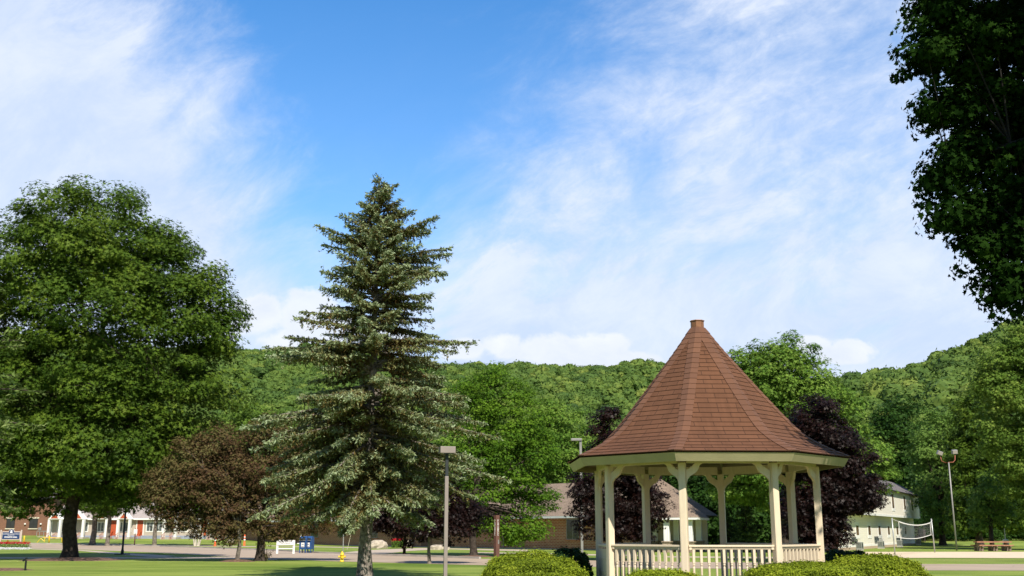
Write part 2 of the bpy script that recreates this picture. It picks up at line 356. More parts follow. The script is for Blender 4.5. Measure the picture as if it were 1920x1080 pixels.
class MB:
    def __init__(s): s.v = []; s.f = []; s.uv = {}
    def add(s, vs, fs, uvs=None):
        o = len(s.v); s.v += [tuple(x) for x in vs]
        for i, f in enumerate(fs):
            if uvs is not None: s.uv[len(s.f)] = uvs[i]
            s.f.append([o + k for k in f])
        return s
    def box(s, x0, x1, y0, y1, z0, z1):
        v = [(x, y, z) for z in (z0, z1) for y in (y0, y1) for x in (x0, x1)]
        return s.add(v, [(0, 2, 3, 1), (4, 5, 7, 6), (0, 1, 5, 4), (2, 6, 7, 3), (0, 4, 6, 2), (1, 3, 7, 5)])
    def obox(s, c, size, rz=0.0, rx=0.0, ry=0.0):
        M = Matrix.Translation(c) @ Matrix.Rotation(rz, 4, 'Z') @ Matrix.Rotation(ry, 4, 'Y') @ Matrix.Rotation(rx, 4, 'X')
        a, b, d = (k / 2 for k in size)
        v = [M @ Vector((x, y, z)) for z in (-d, d) for y in (-b, b) for x in (-a, a)]
        return s.add(v, [(0, 2, 3, 1), (4, 5, 7, 6), (0, 1, 5, 4), (2, 6, 7, 3), (0, 4, 6, 2), (1, 3, 7, 5)])
    def tube(s, pts, rad, n=8, cap=True):
        pts = [Vector(p) for p in pts]
        if not hasattr(rad, '__len__'): rad = [rad] * len(pts)
        vs = []; fs = []
        up0 = None
        for i, p in enumerate(pts):
            d = (pts[min(i + 1, len(pts) - 1)] - pts[max(i - 1, 0)]).normalized()
            if up0 is None: up0 = Vector((1, 0, 0)) if abs(d.x) < 0.9 else Vector((0, 1, 0))
            a = d.cross(up0).normalized(); b = d.cross(a).normalized(); up0 = b.cross(d) * -1 if False else up0
            for k in range(n):
                t = 2 * pi * k / n
                vs.append(p + (a * cos(t) + b * sin(t)) * rad[i])
        for i in range(len(pts) - 1):
            for k in range(n):
                k2 = (k + 1) % n
                fs.append((i * n + k, i * n + k2, (i + 1) * n + k2, (i + 1) * n + k))
        if cap:
            fs.append(tuple(range(n))[::-1]); fs.append(tuple(range((len(pts) - 1) * n, len(pts) * n)))
        return s.add(vs, fs)
    def lathe(s, prof, n=12, c=(0, 0, 0)):
        return s.tube([(c[0], c[1], c[2] + z) for r, z in prof], [r for r, z in prof], n)
    def prism(s, poly, y0, y1):      # poly in xz, extruded along y
        n = len(poly)
        v = [(x, y0, z) for x, z in poly] + [(x, y1, z) for x, z in poly]
        f = [tuple(range(n)), tuple(range(2 * n - 1, n - 1, -1))] + [(i, n + i, n + (i + 1) % n, (i + 1) % n) for i in range(n)]
        return s.add(v, f)
    def quad(s, a, b, c, d, uvs=None):
        return s.add([a, b, c, d], [(0, 1, 2, 3)], [uvs] if uvs else None)
    def roofplane(s, a, b, c, d):    # a,b along the eave; c,d above; metric uv
        a, b, c, d = map(Vector, (a, b, c, d))
        ex = (b - a).normalized(); n = ex.cross((d - a)).normalized(); ey = n.cross(ex)
        uvs = [((p - a).dot(ex), (p - a).dot(ey)) for p in (a, b, c, d)]
        return s.add([a, b, c, d], [(0, 1, 2, 3)], [uvs])
    def build(s, name, mat, parent=None, bevel=0.0, smooth=False):
        me = bpy.data.meshes.new(name); me.from_pydata(s.v, [], s.f); me.update()
        if s.uv:
            l = me.uv_layers.new(name='UVMap')
            for i, p in enumerate(me.polygons):
                if i in s.uv:
                    for k, li in enumerate(p.loop_indices): l.data[li].uv = s.uv[i][k]
        if mat: me.materials.append(mat)
        if smooth:
            for p in me.polygons: p.use_smooth = True
        o = bpy.data.objects.new(name, me); COL.objects.link(o); o.parent = parent
        if bevel:
            b = o.modifiers.new('bevel', 'BEVEL'); b.width = bevel; b.segments = 2; b.limit_method = 'ANGLE'
        return o

def npmesh(name, V, k, mat, attr=None, parent=None, smooth=False):
    """V: (N*k,3) consecutive faces of k vertices"""
    n = len(V) // k
    me = bpy.data.meshes.new(name); me.vertices.add(n * k); me.loops.add(n * k); me.polygons.add(n)
    me.vertices.foreach_set('co', np.ascontiguousarray(V, dtype=np.float32).ravel())
    me.loops.foreach_set('vertex_index', np.arange(n * k, dtype=np.int32))
    me.polygons.foreach_set('loop_start', np.arange(0, n * k, k, dtype=np.int32))
    me.polygons.foreach_set('loop_total', np.full(n, k, dtype=np.int32))
    me.update(calc_edges=True)
    if attr is not None:
        a = me.attributes.new('rnd', 'FLOAT', 'FACE'); a.data.foreach_set('value', attr.astype(np.float32))
    if mat: me.materials.append(mat)
    o = bpy.data.objects.new(name, me); COL.objects.link(o); o.parent = parent
    return o

TEMPL = {
 'kite': np.array([(-0.5, 0), (0.05, -0.27), (0.5, 0), (0.05, 0.27)]),
 'spray': np.array([(-0.5, 0), (0.0, -0.15), (0.5, 0), (0.0, 0.15)]),
 'star': np.array([(0.5, 0), (0.12, 0.1), (0.16, 0.48), (-0.08, 0.14), (-0.46, 0.28), (-0.16, -0.02), (-0.36, -0.38), (0.02, -0.14), (0.2, -0.44), (0.14, -0.1)]),
 'maple': np.array([(-0.5, 0), (-0.28, 0.16), (-0.34, 0.42), (-0.06, 0.26), (0.1, 0.5), (0.16, 0.22), (0.52, 0.0), (0.16, -0.22), (0.1, -0.5), (-0.06, -0.26), (-0.34, -0.42), (-0.28, -0.16)]),
}
def unit(a): return a / np.maximum(np.linalg.norm(a, axis=-1, keepdims=True), 1e-9)
def leaves(C, N, size, templ, rng, T=None):
    t = TEMPL[templ]; n = len(C)
    N = unit(N)
    if T is None: T = rng.normal(size=(n, 3))
    T = unit(T - (T * N).sum(1, keepdims=True) * N); B = np.cross(N, T)
    s = size[:, None, None]
    V = C[:, None, :] + (T[:, None, :] * t[None, :, 0:1] + B[:, None, :] * t[None, :, 1:2]) * s
    # slight fold so leaves catch the light unevenly
    V = V + N[:, None, :] * (np.abs(t[None, :, 1:2]) * 0.35 * s)
    return V.reshape(-1, 3), t.shape[0]

def wood(name, segs, mat, parent, n=7):
    m = MB()
    for pts, rad in segs: m.tube(pts, rad, n, cap=False)
    return m.build(name, mat, parent, smooth=True)

def bez(a, b, c, k):
    return [a * (1 - t) ** 2 + b * 2 * t * (1 - t) + c * t * t for t in np.linspace(0, 1, k)]

def crown_arrays(lobes, nclump, per, leaf, crad, rng, templ='star', flat=0.5, inner=0.3, upw=0.7, ragged=0.16):
    """lobes: (N,6) centre + radii.  returns verts,k,rnd,clump centres"""
    L = np.array(lobes, float); vol = (L[:, 3] * L[:, 5]) ** 1.0; p = vol / vol.sum()
    cents = []; outs = []
    tries = 0
    while len(cents) < nclump and tries < nclump * 20:
        tries += 1
        i = rng.choice(len(L), p=p); d = unit(rng.normal(size=3))
        rr = rng.uniform(0.25, 0.72) if rng.random() < inner else rng.uniform(0.80, 1.0) + max(-0.1, rng.normal() * ragged * 0.5)
        c = L[i, :3] + d * L[i, 3:6] * rr
        if rr > 0.75:
            q = ((c - L[:, :3]) / L[:, 3:6]); q = np.sqrt((q * q).sum(1)); q[i] = 9
            if q.min() < 0.68: continue
        cents.append(c); outs.append(d)
    cents = np.array(cents); outs = np.array(outs); M = len(cents)
    cr = crad * rng.uniform(0.6, 1.35, M)
    cc = np.repeat(np.arange(M), per)
    d = unit(rng.normal(size=(len(cc), 3))); r = rng.uniform(0.25, 1.0, len(cc)) ** 0.6
    off = d * r[:, None] * np.array([1, 1, flat]) * cr[cc][:, None]
    # droop edges
    off[:, 2] -= 0.25 * (off[:, 0] ** 2 + off[:, 1] ** 2) / np.maximum(cr[cc], 0.01)
    C = cents[cc] + off
    N = np.array([0, 0, upw]) + d * 0.55 + outs[cc] * 0.45 + rng.normal(size=d.shape) * 0.38
    size = leaf * rng.uniform(0.65, 1.3, len(cc))
    V, k = leaves(C, N, size, templ, rng)
    rnd = np.clip(rng.uniform(0.15, 0.85, M)[cc] * 0.5 + rng.uniform(0, 1, len(cc)) * 0.5, 0, 1)
    return V, k, rnd, cents

def limbs(base, fork, cents, trunk_r, rng, nl=7, ntw=120, lean=None):
    base = np.array(base, float); fork = np.array(fork, float)
    top = cents[:, 2].max(); segs = []
    mean = cents.mean(0)
    tip = np.array([mean[0] * 0.6 + fork[0] * 0.4, mean[1] * 0.6 + fork[1] * 0.4, fork[2] + (top - fork[2]) * 0.82])
    mid = (base + fork) / 2 + np.array([rng.normal() * 0.1, rng.normal() * 0.1, 0]) * trunk_r * 2
    flare = [(base + (0, 0, -0.1), trunk_r * 1.75), (base + (0, 0, trunk_r * 0.5), trunk_r * 1.28), (base + (0, 0, trunk_r * 1.6), trunk_r * 1.02), (mid, trunk_r * 0.93), (fork, trunk_r * 0.85)]
    pts = [f[0] for f in flare]; rad = [f[1] for f in flare]
    for t in np.linspace(0.15, 1, 8):
        q = fork + (tip - fork) * t + rng.normal(size=3) * trunk_r * 0.5 * (t < 0.95); pts.append(q); rad.append(trunk_r * 0.8 * (1 - t) + 0.02)
    segs.append((pts, rad))
    nodes = list(pts[4:]); nr = list(rad[4:])
    # main limbs to far clump centres, spread by bearing
    ang = np.arctan2(cents[:, 1] - fork[1], cents[:, 0] - fork[0])
    for i in range(nl):
        a = -pi + 2 * pi * (i + rng.random()) / nl
        s = np.argsort(np.abs((ang - a + pi) % (2 * pi) - pi))[:max(3, len(cents) // nl)]
        c = cents[rng.choice(s)]
        j = rng.integers(0, max(1, len(pts) - 7)) + 4
        st = pts[min(j, len(pts) - 1)]; r0 = rad[min(j, len(pts) - 1)] * 0.6
        ctl = st + (c - st) * 0.5 + np.array([0, 0, 0.16 * np.linalg.norm(c - st)])
        bp = bez(st, ctl, c, 7); br = list(np.linspace(r0, r0 * 0.18, 7))
        segs.append((bp, br)); nodes += bp[1:]; nr += br[1:]
    nodes = np.array(nodes); nr = np.array(nr)
    for c in cents[rng.permutation(len(cents))[:ntw]]:
        dd = np.linalg.norm(nodes - c, axis=1) + 0.6 * np.maximum(0, nodes[:, 2] - c[2]); j = dd.argmin()
        st = nodes[j]; r0 = min(nr[j] * 0.6, 0.05 + 0.012 * dd[j])
        ctl = st + (c - st) * 0.5 + np.array([0, 0, 0.1 * dd[j]])
        segs.append((bez(st, ctl, c, 4), list(np.linspace(r0, r0 * 0.3, 4))))
    return segs

def broadleaf(name, label, cat, base, lobes_px, Y, mat, bmat, seed, trunk_r, fork_h, nclump, per, leaf, crad, templ='star', depth=1.0, group=None, nl=7, ntw=120, flat=0.5, inner=0.3, upw=0.7, extra=()):
    rng = np.random.default_rng(seed)
    base = Vector(base); lobes = []
    for l in lobes_px:
        px, py, r = l[:3]; dyy = l[3] if len(l) > 3 else rng.uniform(-0.35, 0.35) * r * ppm(Y, py)
        c = W(px, py, Y); k = r * ppm(Y, py)
        lobes.append((c.x - base.x, c.y - base.y + dyy, c.z - base.z, k, k * depth, k * (l[4] if len(l) > 4 else 0.95)))
    lobes += list(extra)
    V, k, rnd, cents = crown_arrays(lobes, nclump, per, leaf, crad, rng, templ, flat, inner, upw)
    t = thing(name, label, cat, base, group=group)
    fork = (rng.normal() * 0.1, rng.normal() * 0.1, fork_h)
    wood('trunk', limbs((0, 0, 0), fork, cents, trunk_r, rng, nl, ntw), bmat, t)
    npmesh('crown', V, k, mat, rnd, t)
    return t

def conifer(name, label, base, height, prof, mat, bmat, seed, trunk_r, step=0.27, perw=5, twig=0.13, spray=0.20, zmin=1.4, droop=0.32, group=None, dens=7, lean=(0, 0)):
    """prof(z, side) -> branch reach, side in [-1 left .. 1 right]"""
    rng = np.random.default_rng(seed); t = thing(name, label, 'tree', base, group=group)
    segs = []; P = []; T = []; RN = []; S = []
    tp = [np.array([lean[0] * q, lean[1] * q, height * q]) + np.array([rng.normal(), rng.normal(), 0]) * 0.03 * (0 < q < 1) for q in np.linspace(0, 1, 14)]
    tr = [trunk_r * (1 - q) ** 0.85 + 0.012 for q in np.linspace(0, 1, 14)]; tr[0] *= 1.35
    segs.append((tp, tr))
    def axis(z): q = z / height; return np.array([lean[0] * q, lean[1] * q, z])
    z = zmin; a0 = 0
    ph_ = rng.uniform(0, 6.28, 6)
    rag = lambda z, a: 1.0 + 0.17 * math.sin(2 * a + 1.7 * z + ph_[0]) + 0.14 * math.sin(3 * a - 2.9 * z + ph_[1]) + 0.10 * math.sin(5 * a + 4.3 * z + ph_[2])
    while z < height - 0.12:
        n = perw if z < height * 0.42 else max(4, int(perw * 0.62))
        a0 += 2.4
        for i in range(n):
            a = a0 + 2 * pi * i / n + rng.normal() * 0.25
            reach = prof(z, cos(a)) * rag(z, a) * 0.97 * (rng.uniform(0.80, 1.15) if rng.random() < 0.62 else rng.uniform(0.42, 0.8))
            if reach < 0.12: continue
            zz = z + rng.normal() * 0.17; st = axis(zz)
            h = np.array([cos(a), sin(a), 0]); q = zz / height
            lift = 0.55 * (q - 0.30) + rng.normal() * 0.09          # lower boughs sag, upper ones rise
            tip = st + h * reach + np.array([0, 0, reach * (lift - droop * 0.55 * (1 - q))])
            ctl = st + h * reach * 0.55 + np.array([0, 0, reach * (lift * 0.9 - droop * 0.10) + 0.05])
            ns = max(5, int(reach / 0.16)); bp = bez(st, ctl, tip, ns)
            # tips turn up a little
            bp = [p + np.array([0, 0, 0.10 * reach * max(0, (k / (ns - 1)) - 0.75)]) for k, p in enumerate(bp)]
            r0 = 0.014 + 0.011 * reach
            segs.append((bp[::max(1, ns // 6)] + [bp[-1]], list(np.linspace(r0, 0.006, len(bp[::max(1, ns // 6)]) + 1))))
            bp = np.array(bp); side = np.array([-h[1], h[0], 0]); Lc = reach
            for s in np.arange(0.18 * Lc + 0.08, Lc, twig):
                f = s / Lc; idx = f * (ns - 1); k = int(idx); p = bp[min(k, ns - 1)] + (bp[min(k + 1, ns - 1)] - bp[min(k, ns - 1)]) * (idx - k)
                d = unit(bp[min(k + 1, ns - 1)] - bp[max(k - 1, 0)])
                for sg in ((-1, 1, 0, 2) if rng.random() < 0.55 else (-1, 1, 0)):
                    if sg == 2:
                        tl = rng.uniform(0.08, 0.2); dirv = d + np.array([0, 0, 0.55]) + rng.normal(size=3) * 0.35
                    elif sg == 0:
                        tl = rng.uniform(0.14, 0.42) * (0.4 + 0.6 * min(1, reach / 2)); dirv = np.array([0, 0, -1.0]) + h * 0.35 + rng.normal(size=3) * 0.3
                        if f > 0.93: continue
                    else:
                        tl = (0.16 + 0.42 * (1 - f) ** 0.7 * min(1.0, reach / 1.6)) * rng.uniform(0.55, 1.15)
                        dirv = d * 0.8 + side * sg * 0.85 + np.array([0, 0, -0.22]) + rng.normal(size=3) * 0.16
                    dirv = unit(dirv); m = max(2, int(tl / spray * dens * 0.42) + 1)
                    u_ = rng.uniform(0.05, 1, m)
                    pp = p + dirv * (u_[:, None] * tl) + np.array([0, 0, -0.12]) * (u_[:, None] ** 2) * tl + rng.normal(size=(m, 3)) * 0.022
                    P.append(pp); T.append(np.tile(dirv, (m, 1)) + rng.normal(size=(m, 3)) * 0.42)
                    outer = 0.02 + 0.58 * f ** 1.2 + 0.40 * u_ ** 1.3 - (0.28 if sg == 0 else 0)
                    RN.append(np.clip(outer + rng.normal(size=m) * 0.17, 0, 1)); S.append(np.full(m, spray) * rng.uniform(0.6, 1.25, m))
            m = 6; P.append(bp[-1] + rng.normal(size=(m, 3)) * 0.05); T.append(np.tile(h, (m, 1)) + rng.normal(size=(m, 3)) * 0.5); RN.append(np.full(m, 0.95)); S.append(np.full(m, spray))
        z += step * (1 - 0.45 * z / height) * rng.uniform(0.75, 1.25)
    for zz in np.linspace(height * 0.9, height + 0.05, 26):
        m = 7; P.append(axis(zz) + rng.normal(size=(m, 3)) * 0.05); T.append(rng.normal(size=(m, 3)) + np.array([0, 0, 1.2])); RN.append(rng.uniform(0.5, 1, m)); S.append(np.full(m, spray * 0.8))
    P = np.concatenate(P); T = np.concatenate(T); RN = np.concatenate(RN); S = np.concatenate(S)
    N = np.array([0, 0, 0.8]) + rng.normal(size=P.shape) * 0.7
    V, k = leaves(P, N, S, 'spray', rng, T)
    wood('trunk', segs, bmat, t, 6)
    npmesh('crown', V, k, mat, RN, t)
    return t

# ------------------------------------------------------------------ terrain
def gz(x, y):
    t = min(1.0, max(0.0, (y - 122) / 50)); return 1.25 * t * t * (3 - 2 * t)
def Gz(px, py):
    u = (540 - py) / FPX; x = (px - 960) / FPX; vx, vy, vz = x, CT - u * ST, ST + u * CT
    y = 20.0; 
    while y < 230:
        t = y / vy
        if H + vz * t <= gz(vx * t, y): break
        y += 0.25
    t = y / vy; return Vector((vx * t, y, gz(vx * t, y)))
def at(px, Y):                    # ground point at bearing px and distance Y
    w = W(px, 1000, Y); return Vector((w.x, Y, gz(w.x, Y)))
m = MB()
ys_ = [-80, -20, 0, 20, 40, 60, 80, 100] + list(range(120, 178, 4)) + [200, 260, 400, 700, 1200, 2500, 6000]
xs_ = [-6000, -1500, -500, -200, -100, -50, 0, 50, 100, 200, 500, 1500, 6000]
for j, y in enumerate(ys_):
    for i, x in enumerate(xs_): m.v.append((x, y, gz(x, y)))
nx = len(xs_)
for j in range(len(ys_) - 1):
    for i in range(nx - 1): m.f.append([j * nx + i, j * nx + i + 1, (j + 1) * nx + i + 1, (j + 1) * nx + i])
tag(m.build('ground', lawn), kind='structure')

def strip(name, L, Rr, mat, lift=0.006, sub=6, ground=True):
    """L, R: matching polylines of xy"""
    m = MB(); rows = []
    for k in range(len(L) - 1):
        for i in range(sub):
            t = i / sub; rows.append((L[k].lerp(L[k + 1], t), Rr[k].lerp(Rr[k + 1], t)))
    rows.append((L[-1], Rr[-1]))
    for a, b in rows:
        for q in range(5):
            p = a.lerp(b, q / 4); m.v.append((p.x, p.y, gz(p.x, p.y) + lift))
    for r in range(len(rows) - 1):
        for q in range(4): m.f.append([r * 5 + q, r * 5 + q + 1, (r + 1) * 5 + q + 1, (r + 1) * 5 + q])
    o = m.build(name, mat); return tag(o, kind='structure')
def pl(*p): return [Gz(*q) for q in p]
near = pl((2300, 1080), (1920, 1070.5), (1740, 1070), (1300, 1066), (900, 1060), (600, 1052), (480, 1047), (300, 1036.5), (150, 1030.5), (0, 1026.5), (-200, 1023))
far = pl((2300, 1060), (1920, 1058), (1740, 1058), (1300, 1054), (900, 1048), (600, 1037.5), (480, 1031), (300, 1025), (150, 1021.5), (0, 1018), (-200, 1015.5))
strip('road', near, far, road_m, 0.008)
# kerb line on the far side of the road
m = MB()
kk = [far[0].lerp(far[1], 0)]
for a, b in list(zip(far[:-1], far[1:]))[4:]:
    d = (b - a).normalized(); n_ = Vector((d.y, -d.x, 0)); a2 = a; L_ = (b - a).length
    c = (a + b) / 2; m.obox((c.x, c.y, gz(c.x, c.y) + 0.05), (L_, 0.16, 0.14), math.atan2(d.y, d.x))
tag(m.build('kerb', concrete), kind='structure')
strip('sidewalk', pl((-120, 1047.5), (130, 1047.5), (300, 1047.5), (430, 1048), (520, 1050)), pl((-120, 1045.2), (130, 1045), (280, 1044.6), (420, 1044), (520, 1046)), path_m, 0.004)
strip('footpath', pl((60, 1030.2), (150, 1033), (230, 1040.5), (300, 1046.3)), pl((60, 1028.6), (150, 1031.2), (235, 1037.3), (330, 1042.5)), path_m, 0.010)
strip('path', pl((100, 1019.8), (260, 1021.7), (480, 1025.6)), pl((100, 1018.9), (260, 1020.3), (480, 1024.2)), path_m, 0.005)
strip('driveway', pl((610, 1039.5), (690, 1031.5), (790, 1027.5), (990, 1031)), pl((700, 1040.5), (770, 1033.0), (830, 1029.8), (990, 1034)), path_m, 0.009)
strip('walkway', pl((500, 1022.5), (690, 1026.5)), pl((500, 1023.8), (690, 1028.2)), path_m, 0.005)
strip('pavement', pl((880, 1035.5), (1100, 1039.0), (1220, 1041)), pl((880, 1037), (1100, 1041.3), (1240, 1043.5)), path_m, 0.005)
strip('pathway', pl((1250, 1043.0), (1500, 1045)), pl((1250, 1045.4), (1500, 1047.5)), path_m, 0.005)
strip('sand_court', pl((1560, 1046.5), (1780, 1046.3), (2200, 1048)), pl((1560, 1035), (1780, 1035), (2200, 1035)), sand, 0.012)
strip('gravel_path', pl((70, 1007.2), (108, 1009.4)), pl((70, 1006.0), (108, 1007.0)), path_m, 0.012)
# brick edging walk behind the gazebo
strip('brick_path', [Vector((2.5, 37, 0)), Vector((9, 39.5, 0))], [Vector((2.5, 38.2, 0)), Vector((9, 40.7, 0))], brick_b, 0.008)
def disc(name, c, rx, ry, h, mat, seed=0):
    rng = random.Random(seed); m = MB(); n = 28
    m.v.append((c[0], c[1], c[2] + h))
    for ring, f in ((1, 0.5), (2, 1.0)):
        for k in range(n):
            a = 2 * pi * k / n; j = 1 + rng.uniform(-0.08, 0.08)
            m.v.append((c[0] + rx * f * j * cos(a), c[1] + ry * f * j * sin(a), c[2] + (h * 0.8 if ring == 1 else -0.02)))
    for k in range(n):
        k2 = (k + 1) % n
        m.f.append([0, 1 + k, 1 + k2]); m.f.append([1 + k, 1 + n + k, 1 + n + k2, 1 + k2])
    o = m.build(name, mat, smooth=True); return tag(o, kind='structure')

# ------------------------------------------------------------------ hills and forest
def ridge(pts, Y, sub):
    xy = [(W(px, py, Y).x, W(px, py, Y).z - sub) for px, py in pts]
    X = [a for a, _ in xy]; Z = [b for _, b in xy]
    return lambda x: np.interp(x, X, Z)
rf = ridge([(-900, 640), (0, 640), (440, 655), (640, 660), (840, 677), (1000, 686), (1230, 692), (1400, 700), (1600, 720), (1900, 760), (2600, 800)], 1000, 8.0)
rr_ = ridge([(1350, 990), (1460, 760), (1570, 688), (1640, 668), (1720, 655), (1800, 636), (1880, 617), (1960, 600), (2300, 560), (3000, 540)], 560, 7.0)
def sm(t): t = np.clip(t, 0, 1); return t * t * (3 - 2 * t)
def hz(x, y):
    a = rf(x) * sm((y - 430) / 600 * 0.85 + 0.02) / sm(0.85 * 570 / 600 + 0.02) 
    a = np.where(y > 1000, rf(x) - (y - 1000) * 0.12, a)
    b = rr_(x) * sm((y - 230) / 360 * 0.9) / sm(330 / 360 * 0.9)
    b = np.where(y > 560, rr_(x) - (y - 560) * 0.15, b)
    bumpy = 5 * np.sin(x * 0.021 + y * 0.012) + 4 * np.sin(x * 0.043 - y * 0.03)
    h = np.maximum(a, b); return np.maximum(h + bumpy * np.clip(h / 60, 0, 1) * np.where(np.abs(y - 1000) < 30, 0.5, 1), -1.5)
GX = np.arange(-1300, 1301, 20.0); GY = np.arange(220, 1401, 20.0)
XX, YY = np.meshgrid(GX, GY); ZZ = hz(XX, YY)
m = MB(); m.v = list(zip(XX.ravel().tolist(), YY.ravel().tolist(), ZZ.ravel().tolist())); w_ = len(GX)
m.f = [[j * w_ + i, j * w_ + i + 1, (j + 1) * w_ + i + 1, (j + 1) * w_ + i] for j in range(len(GY) - 1) for i in range(w_ - 1)]
tag(m.build('hill', hill_m, smooth=True), kind='structure')

rngF = np.random.default_rng(11)
def tree_proto(n, leaf, templ, seed, lump=0.22, core=True):
    rg = np.random.default_rng(seed)
    lob = [(0, 0, 0, 0.82, 0.82, 0.72)] + [(*(unit(rg.normal(size=3)) * np.array([0.55, 0.55, 0.42]) + (0, 0, 0.05)), 0.45, 0.45, 0.38) for _ in range(7)]
    V, k, rn, c = crown_arrays(lob, max(10, n // 22), 22, leaf, 0.24, rg, templ, 0.55, 0.08, 0.8, 0.2)
    return V, k, rn
def forest(name, pts, rad, protos, mat, seed, zoff=0.6):
    rg = np.random.default_rng(seed); Vs = []; Rs = []; k = protos[0][1]
    for (x, y, z), r in zip(pts, rad):
        V, k, rn = protos[rg.integers(len(protos))]; a = rg.uniform(0, 2 * pi); c, s = cos(a), sin(a)
        M = np.array([[c, -s, 0], [s, c, 0], [0, 0, 1]]) * np.array([r, r, r * rg.uniform(0.62, 1.0)])[:, None]
        Vs.append(V @ M.T + np.array([x, y, z + r * zoff])); t = np.clip(rg.normal() * 0.19 + 0.46, 0, 1)
        if rg.random() < 0.05: t = 0.93
        Rs.append(np.clip(t * 0.82 + (rn - 0.5) * 0.36 + 0.08, 0, 1))
    return npmesh(name, np.concatenate(Vs), k, mat, np.concatenate(Rs))
pts = []; rad = []
def scatter(x0, x1, y0, y1, sp, cond, rmul=0.68):
    for y in np.arange(y0, y1, sp * 0.95):
        for x in np.arange(x0, x1, sp):
            X = x + rngF.uniform(-0.45, 0.45) * sp; Y_ = y + rngF.uniform(-0.45, 0.45) * sp
            if abs(X) > 0.53 * Y_ + 25 or not cond(X, Y_): continue
            pts.append((X, Y_, float(hz(X, Y_)))); rad.append(sp * rmul * rngF.choice([0.75, 0.9, 1.0, 1.12]) * rngF.uniform(0.88, 1.12))
scatter(-620, 620, 565, 1035, 9.8, lambda x, y: not (x > 150 and y < 900 and rr_(x) > 40) and not (x > 260))
scatter(80, 420, 270, 585, 8.6, lambda x, y: rr_(x) > 8)
import bmesh
def dome_proto(seed):
    rg = np.random.default_rng(seed); bm = bmesh.new(); bmesh.ops.create_icosphere(bm, subdivisions=3, radius=1.0)
    bm.verts.ensure_lookup_table(); v = np.array([tuple(q.co) for q in bm.verts]); f = np.array([[q.index for q in a.verts] for a in bm.faces]); bm.free()
    bc = unit(rg.normal(size=(22, 3)) * (1, 1, 0.8)); dt = (v @ bc.T); b = np.clip((dt.max(1) - 0.80) / 0.20, 0, 1)
    r = 0.80 + 0.26 * b + rg.normal(size=len(v)) * 0.065
    v = v * r[:, None]; T = v[f]; T = T[(T[:, :, 2].mean(1) > -0.55)]
    n = 150; d = unit(rg.normal(size=(n, 3))); d[:, 2] = np.abs(d[:, 2]); C = d * rg.uniform(0.9, 1.08, n)[:, None]
    t = rg.normal(size=(n, 3, 3)) * 0.11 + C[:, None, :]
    V = np.concatenate([T.reshape(-1, 3), t.reshape(-1, 3)]); return V, 3, rg.uniform(0, 1, len(V) // 3)
protosF = [dome_proto(s) for s in (1, 2, 3, 4, 5, 6)]
fo = forest('forest', pts, rad, protosF, forest_m, 5)
tag(fo, 'dense green deciduous forest covering the far hillsides', 'forest', kind='stuff')
print('forest crowns', len(pts))
pts2 = []; rad2 = []
for y, sp in ((190, 11), (215, 12), (245, 13), (280, 14), (320, 15), (370, 17), (430, 19), (500, 20)):
    for x in np.arange(-0.54 * y - 20, 0.54 * y + 20, sp):
        X = x + rngF.uniform(-4, 4); Y_ = y + rngF.uniform(-8, 8)
        pts2.append((X, Y_, max(1.2, float(hz(X, Y_))) + rngF.uniform(0, 2))); rad2.append(rngF.uniform(4.6, 6.2) * (1 + max(0, y - 260) / 500))
protosW = [tree_proto(1500, 0.13, 'star', s) for s in (21, 22, 23)]
wo = forest('woodland', pts2, rad2, protosW, forest_m, 6, 0.65)
tag(wo, 'belt of mixed green trees filling the valley floor at the foot of the hills', 'woodland', kind='stuff')

pts3 = []; rad3 = []
for X in np.arange(48, 100, 3.2):
    for k in range(3): pts3.append((X + rngF.uniform(-1.5, 1.5), 139 + 4.5 * k + rngF.uniform(-1.5, 1.5) + 0.05 * X, 0.7)); rad3.append(rngF.uniform(2.2, 3.4) * (1 + 0.35 * k))
for X in np.arange(-20, 46, 4.0):
    for k in range(2): pts3.append((X + rngF.uniform(-1.5, 1.5), 150 + 5 * k, 1.0)); rad3.append(rngF.uniform(2.4, 3.6))
th_ = forest('thicket', pts3, rad3, protosW, dark_l, 8, 0.5)
tag(th_, 'dense dark undergrowth along the back edge of the lawn', 'undergrowth', kind='stuff')

#@@GAZEBO
# ------------------------------------------------------------------ gazebo
GC = (3.75, 21.0); GR = 2.13; TH0 = -110.0
gaz = thing('gazebo', 'cream octagonal gazebo with a bell shaped red shingle roof behind clipped shrubs', 'gazebo', (*GC, 0))
def oct_(r, k): a = R(TH0 + 45 * k); return Vector((r * cos(a), r * sin(a), 0))
def ring(m, r, z0, z1, ri=None):
    n = 8
    vs = [(*oct_(r, k)[:2], z) for z in (z0, z1) for k in range(n)]
    m.add(vs, [tuple(range(n))[::-1], tuple(range(n, 2 * n))] + [(k, (k + 1) % n, n + (k + 1) % n, n + k) for k in range(n)])
m = MB(); ring(m, 2.38, 0.30, 0.45); m.build('deck', wood_deck, gaz)
m = MB(); ring(m, 2.30, -0.05, 0.298); m.build('base', cream, gaz)
